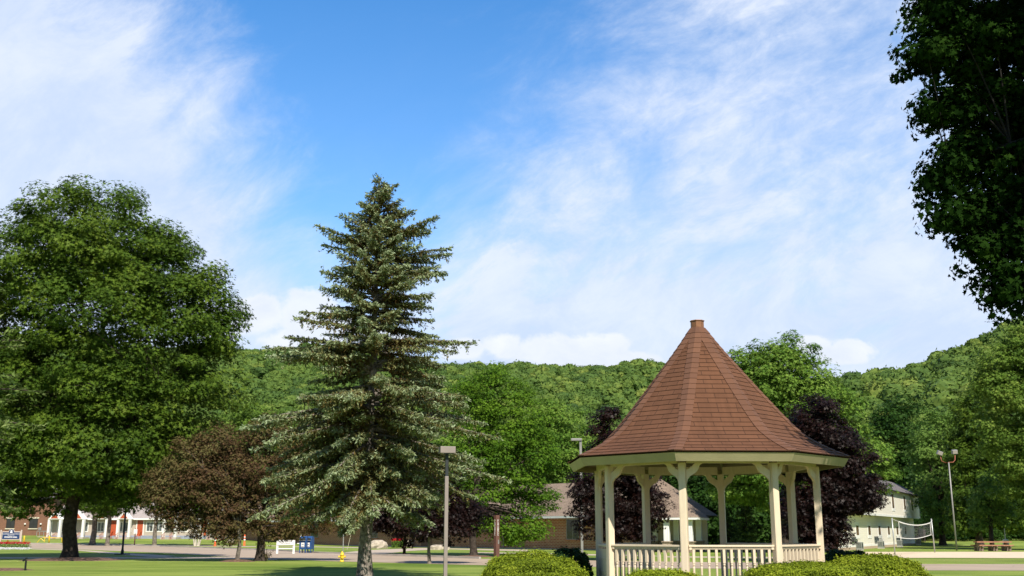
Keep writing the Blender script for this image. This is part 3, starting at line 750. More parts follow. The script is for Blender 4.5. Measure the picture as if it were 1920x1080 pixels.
# posts
PZ0, PZ1 = 0.45, 2.80
for k in range(8):
    a = R(TH0 + 45 * k); c = oct_(GR, k)
    m = MB(); m.obox((c.x, c.y, (PZ0 + PZ1) / 2), (0.118, 0.127, PZ1 - PZ0), a)
    m.obox((c.x, c.y, (PZ0 + PZ1) / 2 - 0.001), (0.127, 0.10, PZ1 - PZ0 - 0.002), a)
    p = m.build('post', cream, gaz, bevel=0.004)
    # scroll brackets toward each neighbour
    for sgn in (-1, 1):
        d = (oct_(GR, k + sgn) - c).normalized(); rz = math.atan2(d.y, d.x)
        outer = []; inner = []
        prof_o = [(0.065, 2.38), (0.072, 2.44), (0.09, 2.505), (0.135, 2.56), (0.195, 2.595), (0.25, 2.635), (0.288, 2.69), (0.315, 2.755), (0.37, 2.79)]
        prof_i = [(0.235, 2.79), (0.20, 2.765), (0.185, 2.735), (0.15, 2.73), (0.13, 2.70), (0.105, 2.69), (0.085, 2.675), (0.065, 2.68)]
        poly = prof_o + prof_i
        b = MB(); b.prism(poly, -0.026, 0.026)
        M = Matrix.Translation((c.x, c.y, 0)) @ Matrix.Rotation(rz, 4, 'Z')
        b.v = [tuple(M @ Vector(v_)) for v_ in b.v]
        b.build('bracket', cream, p)
# ring beam on top of the posts
for k in range(8):
    a, b = oct_(GR, k), oct_(GR, k + 1); c = (a + b) / 2; d = b - a
    m = MB(); m.obox((c.x, c.y, 2.87), (d.length - 0.15, 0.09, 0.16), math.atan2(d.y, d.x)); m.build('beam', cream, gaz)
# railings: every side but the entrance at the back (between posts 4 and 5) ; posts 6-7 carry a solid panel
for k in range(8):
    if k == 4: continue
    a, b = oct_(GR, k), oct_(GR, k + 1); c = (a + b) / 2; d = b - a; rz = math.atan2(d.y, d.x); L_ = d.length - 0.14
    if k == 6:
        m = MB(); m.obox((c.x, c.y, 0.87), (L_, 0.03, 0.82), rz); pn_ = m.build('side_panel', cream, gaz)
        m = MB()
        for z in (0.50, 0.86, 1.10, 1.25): m.obox((c.x, c.y, z), (L_ - 0.004, 0.052, 0.022), rz)
        m.build('panel_moulding', cream, pn_)
        m = MB(); m.obox((c.x, c.y, 1.345), (L_, 0.10, 0.045), rz); m.build('top_rail', cream, gaz, bevel=0.006); continue
    m = MB()
    m.obox((c.x, c.y, 1.357), (L_ + 0.02, 0.105, 0.034), rz); m.obox((c.x, c.y, 1.325), (L_, 0.062, 0.030), rz); m.obox((c.x, c.y, 1.302), (L_ + 0.01, 0.042, 0.016), rz)
    m.obox((c.x - d.x / d.length * (L_ / 2 - 0.02), c.y - d.y / d.length * (L_ / 2 - 0.02), 1.315), (0.045, 0.085, 0.05), rz)
    m.obox((c.x + d.x / d.length * (L_ / 2 - 0.02), c.y + d.y / d.length * (L_ / 2 - 0.02), 1.315), (0.045, 0.085, 0.05), rz)
    rl = m.build('railing', cream, gaz, bevel=0.005)
    m = MB(); m.obox((c.x, c.y, 0.56), (L_, 0.07, 0.06), rz); m.build('bottom_rail', cream, rl, bevel=0.004)
    for i in range(11):
        t = (i + 0.5) / 11 - 0.5; q = c + d.normalized() * (t * L_ * 0.985)
        m = MB(); m.obox((q.x, q.y, 1.18), (0.044, 0.044, 0.232), rz)
        m.lathe([(0.013, 1.066), (0.017, 1.058), (0.022, 1.045), (0.022, 1.030), (0.016, 1.02), (0.013, 1.01), (0.021, 0.985), (0.018, 0.9), (0.016, 0.8), (0.020, 0.76), (0.020, 0.72)], 10, (q.x, q.y, 0))
        m.obox((q.x, q.y, 0.65), (0.044, 0.044, 0.127), rz)
        m.build('baluster', cream, rl)
# roof
PROF = [(0.125, 5.630), (0.28, 5.405), (0.47, 5.150), (0.68, 4.885), (0.90, 4.615), (1.205, 4.240), (1.545, 3.835), (1.80, 3.550), (1.985, 3.375), (2.24, 3.215), (2.51, 3.08), (2.775, 2.965)]
m = MB()
for k in range(8):
    s = 0.0
    for (r0, z0), (r1, z1) in zip(PROF[:-1][::-1], PROF[1:][::-1]):
        pass
    # build from the eave upward so the courses line up along the eave
    pr = PROF[::-1]; s = 0.0
    am = R(TH0 + 45 * k + 22.5); ex = Vector((-sin(am), cos(am), 0))
    for (r0, z0), (r1, z1) in zip(pr[:-1], pr[1:]):
        a0_, b0_ = oct_(r0, k), oct_(r0, k + 1); a1_, b1_ = oct_(r1, k), oct_(r1, k + 1)
        ds = math.hypot((r0 - r1) * cos(pi / 8), z1 - z0)
        A, B_, C_, D_ = (a0_ + Vector((0, 0, z0)), b0_ + Vector((0, 0, z0)), b1_ + Vector((0, 0, z1)), a1_ + Vector((0, 0, z1)))
        uvs = [(p.dot(ex) + k * 3.3, s + q) for p, q in ((A, 0), (B_, 0), (C_, ds), (D_, ds))]
        # split each face in courses with a small lip
        nc = max(1, round(ds / 0.127))
        for c_ in range(nc):
            t0, t1 = c_ / nc, (c_ + 1) / nc; nrm = (B_ - A).cross(D_ - A).normalized()
            P0, P1 = A.lerp(D_, t0) + nrm * 0.010, B_.lerp(C_, t0) + nrm * 0.010
            P2, P3 = B_.lerp(C_, t1) + nrm * 0.002, A.lerp(D_, t1) + nrm * 0.002
            row = round(s / 0.127) + c_
            m.add([P0, P1, P2, P3], [(0, 1, 2, 3)], [[(P0.dot(ex) + k * 3.3, row * 0.127 + 0.004), (P1.dot(ex) + k * 3.3, row * 0.127 + 0.004), (P2.dot(ex) + k * 3.3, row * 0.127 + 0.1265), (P3.dot(ex) + k * 3.3, row * 0.127 + 0.1265)]])
            Q0, Q1 = A.lerp(D_, t0) - nrm * 0.004, B_.lerp(C_, t0) - nrm * 0.004
            m.add([Q0, Q1, P1, P0], [(0, 1, 2, 3)], [[(0, row * 0.127), (0.2, row * 0.127), (0.2, row * 0.127 + 0.002), (0, row * 0.127 + 0.002)]])
        s += ds
roof = m.build('roof', shing, gaz)
def hipmat():
    m_, nt_, b_ = newmat('hip_shingle'); at_ = nt_.nodes.new('ShaderNodeAttribute'); at_.attribute_name = 'rnd'
    f_ = E_(nt_, at_.outputs['Fac']); g_ = noise(nt_, objco(nt_), 70, 3, 0.6); st_ = noise(nt_, objco(nt_), 2.2, 4, 0.6)
    c_ = mixc(nt_, f_ * 0.6 + g_ * 0.4, (0.108, 0.047, 0.026), (0.158, 0.070, 0.037))
    c_ = mixc(nt_, st_.ss(0.5, 0.8) * 0.4, c_, (0.10, 0.045, 0.03))
    nt_.links.new(c_.s, b_.inputs['Base Color']); b_.inputs['Roughness'].default_value = 0.9; bump(nt_, b_, g_, 0.3, 0.01)
    return m_
hip_m = hipmat(); rg = np.random.default_rng(4)
for k in range(8):
    V = []; pr = PROF[::-1]
    pth = [Vector((*(oct_(r, k)[:2]), z)) for r, z in pr]; Ls = [0]
    for a, b in zip(pth[:-1], pth[1:]): Ls.append(Ls[-1] + (b - a).length)
    def on(s):
        s = min(max(s, 0), Ls[-1] - 1e-4)
        for i in range(len(Ls) - 1):
            if Ls[i] <= s <= Ls[i + 1]: return pth[i].lerp(pth[i + 1], (s - Ls[i]) / (Ls[i + 1] - Ls[i]))
    for s in np.arange(0, Ls[-1] - 0.05, 0.145):
        p0, p1 = on(s), on(s + 0.16); rad = math.hypot(p0.x, p0.y); hw = min(0.135, rad * 0.36)
        n0 = Vector((cos(R(TH0 + 45 * k)), sin(R(TH0 + 45 * k)), 0)); up = Vector((0, 0, 1)); d = (p1 - p0).normalized()
        nn = (up - d * up.dot(d)); nn = (nn.normalized() if nn.length > 0.01 else up)
        nn = d.cross(Vector((-n0.y, n0.x, 0))); nn = nn if nn.dot(n0 + up) > 0 else -nn; nn.normalize()
        jit = rg.uniform(-0.006, 0.006)
        for sg in (-1, 1):
            tdir = oct_(1, k + sg) - oct_(1, k); tdir = tdir.normalized()
            ct = tdir * sg * 0 + tdir
            a0_ = p0 + nn * (0.026 + jit * 0.3); b0_ = p0 + ct * hw + Vector((0, 0, 0)) + nn * 0.0
            # follow the roof plane: its horizontal direction is tdir
            pn_ = (tdir.cross(d)); pn_ = pn_ if pn_.dot(n0 + up) > 0 else -pn_; pn_.normalize()
            b0_ = p0 + tdir * hw + pn_ * 0.022; a1_ = p1 + nn * 0.016; b1_ = p1 + tdir * hw * (0.97) + pn_ * 0.013
            V += [a0_, b0_, b1_, a1_]
            V += [p0 - d * 0.0 + nn * 0.0, p0 + tdir * hw - pn_ * 0.003, b0_, a0_]
            V += [b0_, b0_ - pn_ * 0.03, b1_ - pn_ * 0.02, b1_]
    V = np.array([tuple(v_) for v_ in V]); n = len(V) // 4
    npmesh('hip_cap', V, 4, hip_m, np.repeat(rg.uniform(0, 1, n // 6 + 1), 6)[:n], roof)
# soffit and rafters under the roof
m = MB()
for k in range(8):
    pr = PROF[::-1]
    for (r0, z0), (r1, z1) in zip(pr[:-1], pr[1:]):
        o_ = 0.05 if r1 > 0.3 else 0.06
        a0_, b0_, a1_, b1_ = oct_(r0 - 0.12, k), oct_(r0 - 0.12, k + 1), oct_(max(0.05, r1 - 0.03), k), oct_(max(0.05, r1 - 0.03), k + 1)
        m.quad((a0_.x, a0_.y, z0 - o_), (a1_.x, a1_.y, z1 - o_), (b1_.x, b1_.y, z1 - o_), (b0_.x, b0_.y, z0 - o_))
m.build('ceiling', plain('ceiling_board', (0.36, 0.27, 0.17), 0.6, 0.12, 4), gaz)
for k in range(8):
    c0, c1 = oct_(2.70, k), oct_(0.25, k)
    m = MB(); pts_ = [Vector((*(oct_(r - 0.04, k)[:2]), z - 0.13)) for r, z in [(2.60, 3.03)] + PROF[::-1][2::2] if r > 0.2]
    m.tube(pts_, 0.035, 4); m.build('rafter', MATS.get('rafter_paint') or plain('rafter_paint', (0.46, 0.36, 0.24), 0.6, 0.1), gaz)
# fascia
for k in range(8):
    a, b = oct_(2.745, k), oct_(2.745, k + 1); a2, b2 = oct_(2.715, k), oct_(2.715, k + 1); c1_, e1_ = oct_(2.655, k), oct_(2.655, k + 1); c2_, e2_ = oct_(2.625, k), oct_(2.625, k + 1); z0, z1 = 2.795, 2.94
    m = MB(); m.add([(c1_.x, c1_.y, z0), (e1_.x, e1_.y, z0), (b.x, b.y, z1), (a.x, a.y, z1), (c2_.x, c2_.y, z0), (e2_.x, e2_.y, z0), (b2.x, b2.y, z1), (a2.x, a2.y, z1)],
                    [(0, 1, 2, 3), (7, 6, 5, 4), (0, 4, 5, 1), (3, 2, 6, 7), (0, 3, 7, 4), (1, 5, 6, 2)])
    m.build('fascia', fasc, gaz)
m = MB(); ring(m, 0.135, 5.60, 5.745); ring(m, 0.15, 5.745, 5.765); m.obox((0, 0, 5.66), (0.262, 0.02, 0.10), R(TH0 + 90)); m.build('roof_cap', copper, gaz, bevel=0.004)

#@@SHRUBS
# ------------------------------------------------------------------ shrubs round the gazebo
def shrub(name, label, c, rx, ry, h, mat, seed, n, leaf, group=None, bumpn=60, cat='shrub'):
    rg = np.random.default_rng(seed); t = thing(name, label, cat, (c[0], c[1], 0), group=group)
    d = unit(rg.normal(size=(n, 3))); d[:, 2] = np.abs(d[:, 2]) * rg.choice([1, 1, 1, -0.3], n)
    # boxy dome
    e = 0.78
    p = np.sign(d) * np.abs(d) ** e; p = unit(p) * (np.abs(unit(p)).max(1, keepdims=True) ** -0.22)
    bc = unit(rg.normal(size=(bumpn, 3))); dt = d @ bc.T; b = np.clip((dt.max(1) - 0.93) / 0.07, 0, 1); which = dt.argmax(1)
    r = 0.89 + 0.12 * b + rg.normal(size=n) * 0.02 - rg.exponential(0.045, n)
    sprig = rg.random(n) < 0.06; r = r + sprig * rg.uniform(0, 0.09, n)
    C = p * r[:, None] * np.array([rx, ry, h * 0.55]) + np.array([0, 0, h * 0.45])
    k_ = C[:, 2] > 0.02; C = C[k_]; d = d[k_]; which = which[k_]
    N = d * 0.8 + np.array([0, 0, 0.45]) + rg.normal(size=d.shape) * 0.55
    V, k = leaves(C, N, leaf * rg.uniform(0.6, 1.3, len(C)), 'kite', rg)
    rn = np.clip(0.45 * rg.uniform(0.1, 0.9, bumpn)[which] + 0.55 * rg.uniform(0, 1, len(C)), 0, 1)
    npmesh('foliage', V, k, mat, rn, t)
    segs = []
    for i in range(14):
        a = rg.uniform(0, 2 * pi); q = rg.uniform(0.2, 0.85)
        segs.append((bez(np.array([rg.normal() * 0.05, rg.normal() * 0.05, 0]), np.array([rx * q * cos(a) * 0.4, ry * q * sin(a) * 0.4, h * 0.5]), np.array([rx * q * cos(a), ry * q * sin(a), h * 0.82 * (1 - 0.3 * q)]), 5), [0.018, 0.015, 0.011, 0.008, 0.004]))
    wood('stem', segs, bark, t, 5)
    return t
def shp(pxl, pxr, pytop, Y):
    a, b = W(pxl, 1060, Y), W(pxr, 1060, Y); return ((a.x + b.x) / 2, Y), (b.x - a.x) / 2, W((pxl + pxr) / 2, pytop, Y).z
SG = 'clipped golden shrubs around the gazebo'
c, r, h = shp(893, 1100, 1031, 18.0); shrub('shrub', 'golden shrub furthest left, rear mound beside the dark yew', c, r, 0.95, h * 0.985, shrub_l, 31, 60000, 0.042, SG)
c, r, h = shp(912, 1124, 1052, 16.9); shrub('shrub', 'golden shrub in front of the leftmost mound, left of the gazebo panel', c, r, 0.8, h * 0.985, shrub_l, 32, 60000, 0.042, SG)
c, r, h = shp(1128, 1345, 1066, 17.6); shrub('shrub', 'lowest golden shrub, under the left front railing of the gazebo', c, r, 0.8, h * 0.985, shrub_l, 33, 60000, 0.042, SG)
c, r, h = shp(1378, 1668, 1047, 17.3); shrub('shrub', 'broad golden shrub in front of the right gazebo post', c, r, 0.95, h * 0.985, shrub_l, 34, 80000, 0.042, SG)
c, r, h = shp(1530, 1742, 1037, 18.6); shrub('shrub', 'rightmost golden shrub with shaded right flank', c, r, 0.95, h * 0.985, shrub_l, 35, 60000, 0.042, SG)
c, r, h = shp(1020, 1112, 1027, 21.6); shrub('yew_bush', 'dark green yew bush between the left golden shrub and the gazebo panel', c, r, 0.7, h, yew_l, 36, 22000, 0.05)
c, r, h = shp(1535, 1640, 1027, 21.9); shrub('yew_bush', 'dark green yew bush right of the gazebo, behind the golden shrubs', c, r, 0.7, h, yew_l, 37, 22000, 0.05)

#@@TREES
# ------------------------------------------------------------------ individual trees
oakb = Gz(130, 1050)
broadleaf('oak_tree', 'large dark green oak with a thick trunk on a mulch bed at the left', 'tree', oakb,
    [(185, 470, 120), (95, 520, 125), (270, 530, 115), (350, 600, 85), (15, 610, 120), (190, 650, 175), (362, 700, 80, 0), (70, 770, 140), (215, 800, 130), (330, 760, 80), (120, 885, 70), (30, 890, 75), (235, 890, 55), (-60, 600, 110), (-40, 760, 110), (200, 390, 50), (130, 420, 55), (382, 590, 50), (388, 640, 50), (310, 460, 42), (385, 530, 34)],
    63.3, oakleaf, bark, 3, 0.42, 3.6, 1000, 160, 0.29, 1.35, depth=1.35, nl=11, ntw=240, flat=0.5, inner=0.28)
disc('mulch_bed', (oakb.x + 0.4, oakb.y - 0.3, 0.0), 3.2, 2.6, 0.16, mulch, 1)

# big blue spruce, a little right of the oak
SB = G(684, 1085.5); SY = SB.y
pl_ = [(340, 4, 4), (370, 22, 32), (400, 36, 50), (430, 55, 62), (450, 85, 95), (470, 105, 118), (520, 96, 112), (550, 95, 160), (575, 165, 140), (610, 150, 140), (640, 172, 170), (700, 195, 170), (750, 200, 180), (790, 212, 205), (830, 205, 205), (880, 185, 195), (920, 150, 180), (950, 120, 150), (1020, 0, 0)]
zz_ = [W(690, p[0], SY).z for p in pl_][::-1]; sc_ = ppm(SY, 700)
lf_ = [p[1] * sc_ for p in pl_][::-1]; rt_ = [p[2] * sc_ for p in pl_][::-1]
def sprof(z, c):
    l, r = np.interp(z, zz_, lf_), np.interp(z, zz_, rt_); return l + (r - l) * (c * 0.5 + 0.5)
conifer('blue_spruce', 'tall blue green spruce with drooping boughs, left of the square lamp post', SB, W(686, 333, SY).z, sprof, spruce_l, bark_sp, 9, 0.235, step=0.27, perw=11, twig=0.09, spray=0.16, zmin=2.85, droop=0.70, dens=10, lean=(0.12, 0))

# larch-like conifer whose boughs enter at the left edge
LB = at(-75, 30.0)
conifer('conifer_tree', 'light green conifer mostly outside the left edge, only bough tips showing', LB, 9.0, lambda z, c: max(0.0, min(2.0, (9.0 - z) * 0.55)) * (0.9), larch_l, bark, 12, 0.16, step=0.55, perw=5, twig=0.15, spray=0.2, zmin=2.6, droop=0.7, dens=5)

# copper crab apples
b1 = Gz(488, 1052)
broadleaf('crab_apple', 'bronze leaved crab apple with a short thick trunk, left of the spruce', 'tree', b1,
    [(440, 850, 62), (500, 870, 75), (570, 890, 70), (600, 935, 52), (520, 940, 70), (450, 930, 60), (560, 965, 45), (430, 985, 34), (635, 955, 34), (630, 900, 50), (560, 840, 44), (500, 815, 40), (400, 880, 50)], 61, copper_l, bark, 14, 0.26, 1.3, 600, 75, 0.17, 0.62, depth=0.9, nl=9, ntw=160, flat=0.6)
b2 = Gz(445, 1053)
broadleaf('crab_apple', 'bronze leaved tree on a slim pale trunk and mulch ring, nearer the big oak', 'tree', b2,
    [(360, 865, 52), (400, 835, 42), (330, 900, 48), (390, 900, 58), (440, 900, 46), (310, 935, 36), (350, 950, 44), (400, 960, 44), (440, 965, 34), (385, 985, 26), (320, 965, 26), (295, 905, 26), (425, 1000, 20)], 60.0, copper_l, bark_lt, 15, 0.12, 1.7, 520, 75, 0.165, 0.58, depth=0.9, nl=9, ntw=150, flat=0.6)
# locust
bl = Gz(888, 1044)
broadleaf('locust_tree', 'feathery bright green locust between the spruce and the gazebo', 'tree', bl,
    [(930, 745, 58), (895, 775, 48), (985, 790, 50), (940, 830, 78), (1000, 860, 50), (900, 870, 60), (960, 910, 68), (1010, 935, 38), (900, 935, 55), (965, 985, 34), (920, 985, 36), (1000, 985, 24), (930, 705, 26), (880, 730, 28), (975, 735, 24)], 72.9, locust_l, bark, 16, 0.24, 3.2, 620, 80, 0.21, 0.85, depth=0.85, nl=9, ntw=160, flat=0.42)
bg_ = at(1050, 112)
broadleaf('maple_tree', 'round green maple behind the locust and above the tan roof', 'tree', bg_,
    [(1050, 800, 50), (1060, 850, 52), (1015, 840, 45), (1095, 845, 34), (1040, 890, 48), (1085, 895, 40), (1030, 775, 28)], 112, green_l, bark, 17, 0.3, 4.0, 330, 80, 0.34, 1.2, nl=7, ntw=60)
# dark purple trees
pb = 'dark purple leaved trees'
broadleaf('purple_tree', 'small purple leaved tree with a slim trunk by the boulder, right of the spruce trunk', 'tree', Gz(758, 1040),
    [(750, 930, 42), (790, 945, 42), (730, 960, 34), (770, 985, 40), (715, 975, 28), (800, 985, 34), (740, 900, 38), (780, 890, 38), (820, 915, 36), (830, 960, 34)], 78, purple_l, bark, 18, 0.11, 1.6, 360, 70, 0.23, 0.75, group=pb, nl=7, ntw=70)
broadleaf('purple_tree', 'purple leaved young tree with a pale trunk, left of the square lamp post', 'tree', Gz(805, 1057),
    [(820, 930, 44), (860, 945, 38), (805, 975, 34), (850, 985, 34), (880, 965, 30), (830, 890, 36)], 56, purple_l, bark_lt, 19, 0.09, 1.3, 230, 75, 0.17, 0.55, group=pb, nl=7, ntw=70)
broadleaf('purple_tree', 'purple leaved tree in front of the tan roof, seen through the left of the gazebo', 'tree', at(1165, 62),
    [(1165, 830, 38), (1150, 870, 55), (1110, 915, 44), (1200, 905, 48), (1165, 950, 58), (1215, 955, 38), (1110, 960, 40), (1150, 990, 30), (1195, 985, 30), (1130, 800, 22), (1145, 775, 14)], 62, purple_l, bark, 20, 0.16, 1.5, 430, 80, 0.20, 0.62, group=pb, nl=8, ntw=110)
broadleaf('purple_tree', 'biggest purple leaved tree, right of the gazebo', 'tree', at(1565, 58),
    [(1530, 780, 44), (1550, 830, 60), (1500, 850, 52), (1580, 880, 55), (1540, 930, 66), (1588, 932, 42), (1500, 960, 48), (1548, 985, 38), (1625, 938, 22), (1530, 1010, 28), (1610, 915, 38)], 58, purple_l, bark, 21, 0.2, 1.4, 620, 85, 0.20, 0.62, group=pb, nl=9, ntw=130)
# bright ash behind the gazebo
broadleaf('ash_tree', 'tall bright green ash rising behind the right side of the gazebo roof', 'tree', at(1470, 84),
    [(1450, 715, 72), (1395, 690, 34), (1515, 730, 56), (1420, 760, 60), (1480, 800, 90), (1560, 790, 52), (1585, 760, 34), (1595, 850, 58), (1622, 880, 46), (1560, 880, 66), (1470, 880, 80), (1400, 860, 60), (1380, 900, 50), (1440, 665, 34), (1490, 660, 34), (1380, 665, 16)], 84, green_l, bark, 22, 0.38, 4.4, 860, 85, 0.32, 1.05, nl=11, ntw=200, flat=0.45)
broadleaf('shade_tree', 'dark green tree seen through the middle of the gazebo', 'tree', at(1335, 104),
    [(1300, 880, 60), (1350, 900, 60), (1270, 930, 55), (1320, 950, 60), (1390, 940, 60), (1420, 890, 50), (1250, 890, 40), (1440, 960, 40), (1345, 990, 40), (1400, 990, 40), (1295, 985, 40), (1310, 1000, 30), (1365, 1005, 34), (1425, 1000, 34), (1455, 920, 40)], 104, dark_l, bark, 23, 0.33, 3.0, 560, 75, 0.38, 1.3, nl=8, ntw=80)
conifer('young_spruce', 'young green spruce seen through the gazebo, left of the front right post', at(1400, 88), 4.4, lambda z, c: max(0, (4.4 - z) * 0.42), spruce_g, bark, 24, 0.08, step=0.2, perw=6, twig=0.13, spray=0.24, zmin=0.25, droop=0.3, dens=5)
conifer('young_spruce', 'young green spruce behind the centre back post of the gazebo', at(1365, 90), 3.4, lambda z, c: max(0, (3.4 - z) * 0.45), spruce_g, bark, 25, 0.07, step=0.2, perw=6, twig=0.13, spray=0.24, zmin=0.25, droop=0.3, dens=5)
# right side
broadleaf('willow_tree', 'pale thin crowned tree with dark forked trunk beside the white house', 'tree', at(1766, 128),
    [(1745, 800, 34), (1770, 840, 34), (1728, 845, 26), (1750, 890, 40), (1800, 880, 26), (1762, 935, 36), (1790, 935, 34), (1768, 972, 28), (1803, 960, 24), (1780, 790, 18)], 128, pale_l, bark, 26, 0.36, 5.0, 300, 55, 0.36, 1.2, nl=13, ntw=110, inner=0.1)
broadleaf('riverside_tree', 'tall yellow green tree at the right edge under the dark overhanging maple', 'tree', at(1968, 96),
    [(1885, 690, 48), (1925, 650, 45), (1850, 720, 26), (1900, 760, 60), (1960, 720, 70), (1870, 810, 40), (1920, 840, 60), (1980, 840, 70), (1945, 780, 60), (1900, 900, 40), (1960, 930, 50)], 96, yell_l, bark, 27, 0.4, 5.0, 640, 75, 0.34, 1.1, nl=10, ntw=160)
broadleaf('riverside_tree', 'dark leafy tree behind the floodlight mast', 'tree', at(1835, 116),
    [(1830, 780, 44), (1860, 830, 50), (1810, 840, 38), (1830, 890, 50), (1880, 900, 50), (1810, 930, 32), (1850, 950, 46), (1900, 960, 40), (1820, 970, 30), (1845, 740, 28)], 116, oakleaf, bark, 28, 0.4, 4.0, 480, 75, 0.40, 1.3, nl=9, ntw=120)
broadleaf('small_tree', 'small light green tree with two dark stems behind the picnic table', 'tree', at(1858, 104),
    [(1850, 925, 28), (1870, 950, 26), (1835, 950, 22), (1860, 905, 20), (1885, 970, 18), (1835, 975, 14)], 104, pale_l, bark, 29, 0.22, 2.4, 130, 60, 0.27, 0.8, nl=5, ntw=40)
broadleaf('valley_tree', 'round dark tree behind the white house roof', 'tree', at(1680, 165),
    [(1680, 800, 52), (1640, 830, 40), (1720, 830, 40), (1690, 870, 55), (1650, 880, 44), (1735, 870, 34), (1700, 920, 40)], 165, dark_l, bark, 30, 0.4, 5.0, 300, 75, 0.55, 1.9, nl=7, ntw=60)
broadleaf('valley_tree', 'yellow green tree in the gap between the oak and the spruce', 'tree', at(475, 150),
    [(475, 790, 42), (440, 810, 42), (520, 810, 42), (480, 850, 60), (420, 860, 50), (550, 850, 50)], 150, yell_l, bark, 41, 0.4, 5.0, 300, 75, 0.5, 1.8, nl=7, ntw=60)
broadleaf('valley_tree', 'mid green tree behind the tan roof, right of the spruce', 'tree', at(820, 150),
    [(800, 850, 60), (870, 840, 60), (740, 870, 60), (840, 900, 60), (680, 880, 60), (910, 880, 50), (620, 880, 60)], 150, green_l, bark, 42, 0.4, 5.0, 330, 75, 0.5, 1.8, nl=7, ntw=60)
# trees before the gabled row
tg = 'trees in front of the gabled row'
for px, Yt, hh, tr_, sd, lab, mt in ((175, 128, 7.2, 0.33, 51, 'grey barked tree in front of the gabled row, just right of the oak trunk', bark_lt),
                                 (203, 124, 6.8, 0.24, 52, 'slimmer grey barked tree second from the oak trunk, before the gabled row', bark_lt),
                                 (291, 124, 7.5, 0.24, 53, 'pale barked tree before the gabled row between the two orange doors', bark_lt)):
    bt = at(px, Yt); rg_ = np.random.default_rng(sd)
    lob = [(rg_.normal() * 1.4, rg_.normal() * 1.2, hh * 0.78 + rg_.normal() * 0.8, 2.0, 2.0, 1.6) for _ in range(7)]
    V, k, rn, cents = crown_arrays(lob, 110, 60, 0.34, 0.9, rg_, 'star')
    t = thing('lawn_tree', lab, 'tree', bt, group=tg)
    wood('trunk', limbs((0, 0, 0), (0.05, 0, hh * 0.45), cents, tr_, rg_, 6, 30), mt, t); npmesh('crown', V, k, oakleaf, rn, t)
# clump birch
bt = at(370, 124); rg_ = np.random.default_rng(57)
t = thing('birch_clump', 'white stemmed clump birch with spreading stems before the gabled row', 'tree', bt)
segs = []
for a in (-0.9, -0.35, 0.45, 0.95):
    segs.append(([np.array((a * 0.25, 0, -0.05)), np.array((a * 0.5, 0.1, 1.0)), np.array((a * 1.1, 0.2, 2.6)), np.array((a * 1.7, 0.3, 4.6))], [0.10, 0.085, 0.07, 0.05]))
wood('trunk', segs, plain('birch_bark', (0.46, 0.42, 0.34), 0.8, 0.3, 9), t)
V, k, rn, cents = crown_arrays([(0, 0.3, 5.0, 2.6, 2.0, 1.6), (1.2, 0, 4.4, 1.6, 1.5, 1.1), (-1.2, 0, 4.4, 1.6, 1.5, 1.1)], 90, 60, 0.28, 0.8, rg_, 'star'); npmesh('crown', V, k, locust_l, rn, t)

# foreground maple overhanging from the right
MBs = Vector((13.5, 15.5, 0))
def lp(px, py, Y, r): c = W(px, py, Y); return (c.x - MBs.x, c.y - MBs.y, c.z, r, r, r * 0.9)
lob = [lp(1790, 40, 17, 0.62), lp(1745, 110, 17, 0.50), lp(1830, 120, 17.5, 0.9), lp(1765, 200, 17, 0.50), lp(1868, 240, 17.5, 0.8), lp(1803, 290, 17, 0.44), lp(1770, 325, 16.6, 0.40), lp(1870, 330, 17, 0.70),
       lp(1778, 395, 16.6, 0.38), lp(1858, 400, 17, 0.55), lp(1843, 468, 16.8, 0.42), lp(1900, 430, 17, 0.8), lp(1880, 522, 16.8, 0.38), lp(1900, 550, 16.8, 0.36), lp(1930, 500, 17, 0.7), lp(1760, -20, 17.2, 0.6), lp(1960, 300, 17.5, 1.2), lp(1960, 100, 17.5, 1.3), lp(1880, 0, 18, 1.2)]
rg_ = np.random.default_rng(61)
V1, k1, r1, c1 = crown_arrays(lob, 760, 62, 0.105, 0.33, rg_, 'maple', 0.55, 0.36, 0.35, 0.48)
big_ = [(0.6, -2.6, 13.0, 4.2, 3.6, 3.2), (1.5, 1.0, 10.5, 4.2, 4.0, 3.6), (-0.3, -5.0, 12.8, 3.0, 2.6, 2.6), (2.5, -3.0, 9.0, 4.0, 4.0, 3.0), (-3.0, -1.2, 12.2, 2.6, 2.6, 2.0), (0.0, 2.6, 14.0, 4.0, 3.4, 3.0)]
V2, k2, r2, c2 = crown_arrays(big_, 700, 55, 0.24, 0.75, rg_, 'maple', 0.55, 0.3, 0.5, 0.2)
t = thing('maple_tree', 'dark leafy maple overhanging from the upper right corner', 'tree', MBs)
cents = np.concatenate([c1, c2])
wood('trunk', limbs((0, 0, 0), (0, 0, 4.0), cents, 0.36, rg_, 6, 200), plain('maple_bark', (0.018, 0.015, 0.013), 0.95, 0.4, 6.0), t)
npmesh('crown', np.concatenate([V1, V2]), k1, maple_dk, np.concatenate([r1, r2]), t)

#@@BUILDINGS
# ------------------------------------------------------------------ buildings
def window(parent, x, z, w, h, y=0.0, fr=0.09, trim=trim_w, gl=glass_dk, mull=True, nm='window'):
    m = MB(); f = 0.022
    m.box(x - w / 2 - fr, x + w / 2 + fr, y - f, y + 0.01, z + h, z + h + fr); m.box(x - w / 2 - fr, x + w / 2 + fr, y - f - 0.01, y + 0.01, z - fr, z)
    m.box(x - w / 2 - fr, x - w / 2, y - f, y + 0.01, z, z + h); m.box(x + w / 2, x + w / 2 + fr, y - f, y + 0.01, z, z + h)
    if mull: m.box(x - 0.025, x + 0.025, y - f + 0.004, y + 0.005, z, z + h)
    o = m.build(nm, trim, parent)
    m = MB(); m.box(x - w / 2, x + w / 2, y - 0.014, y - 0.004, z, z + h); m.build('pane', gl, o)
    return o

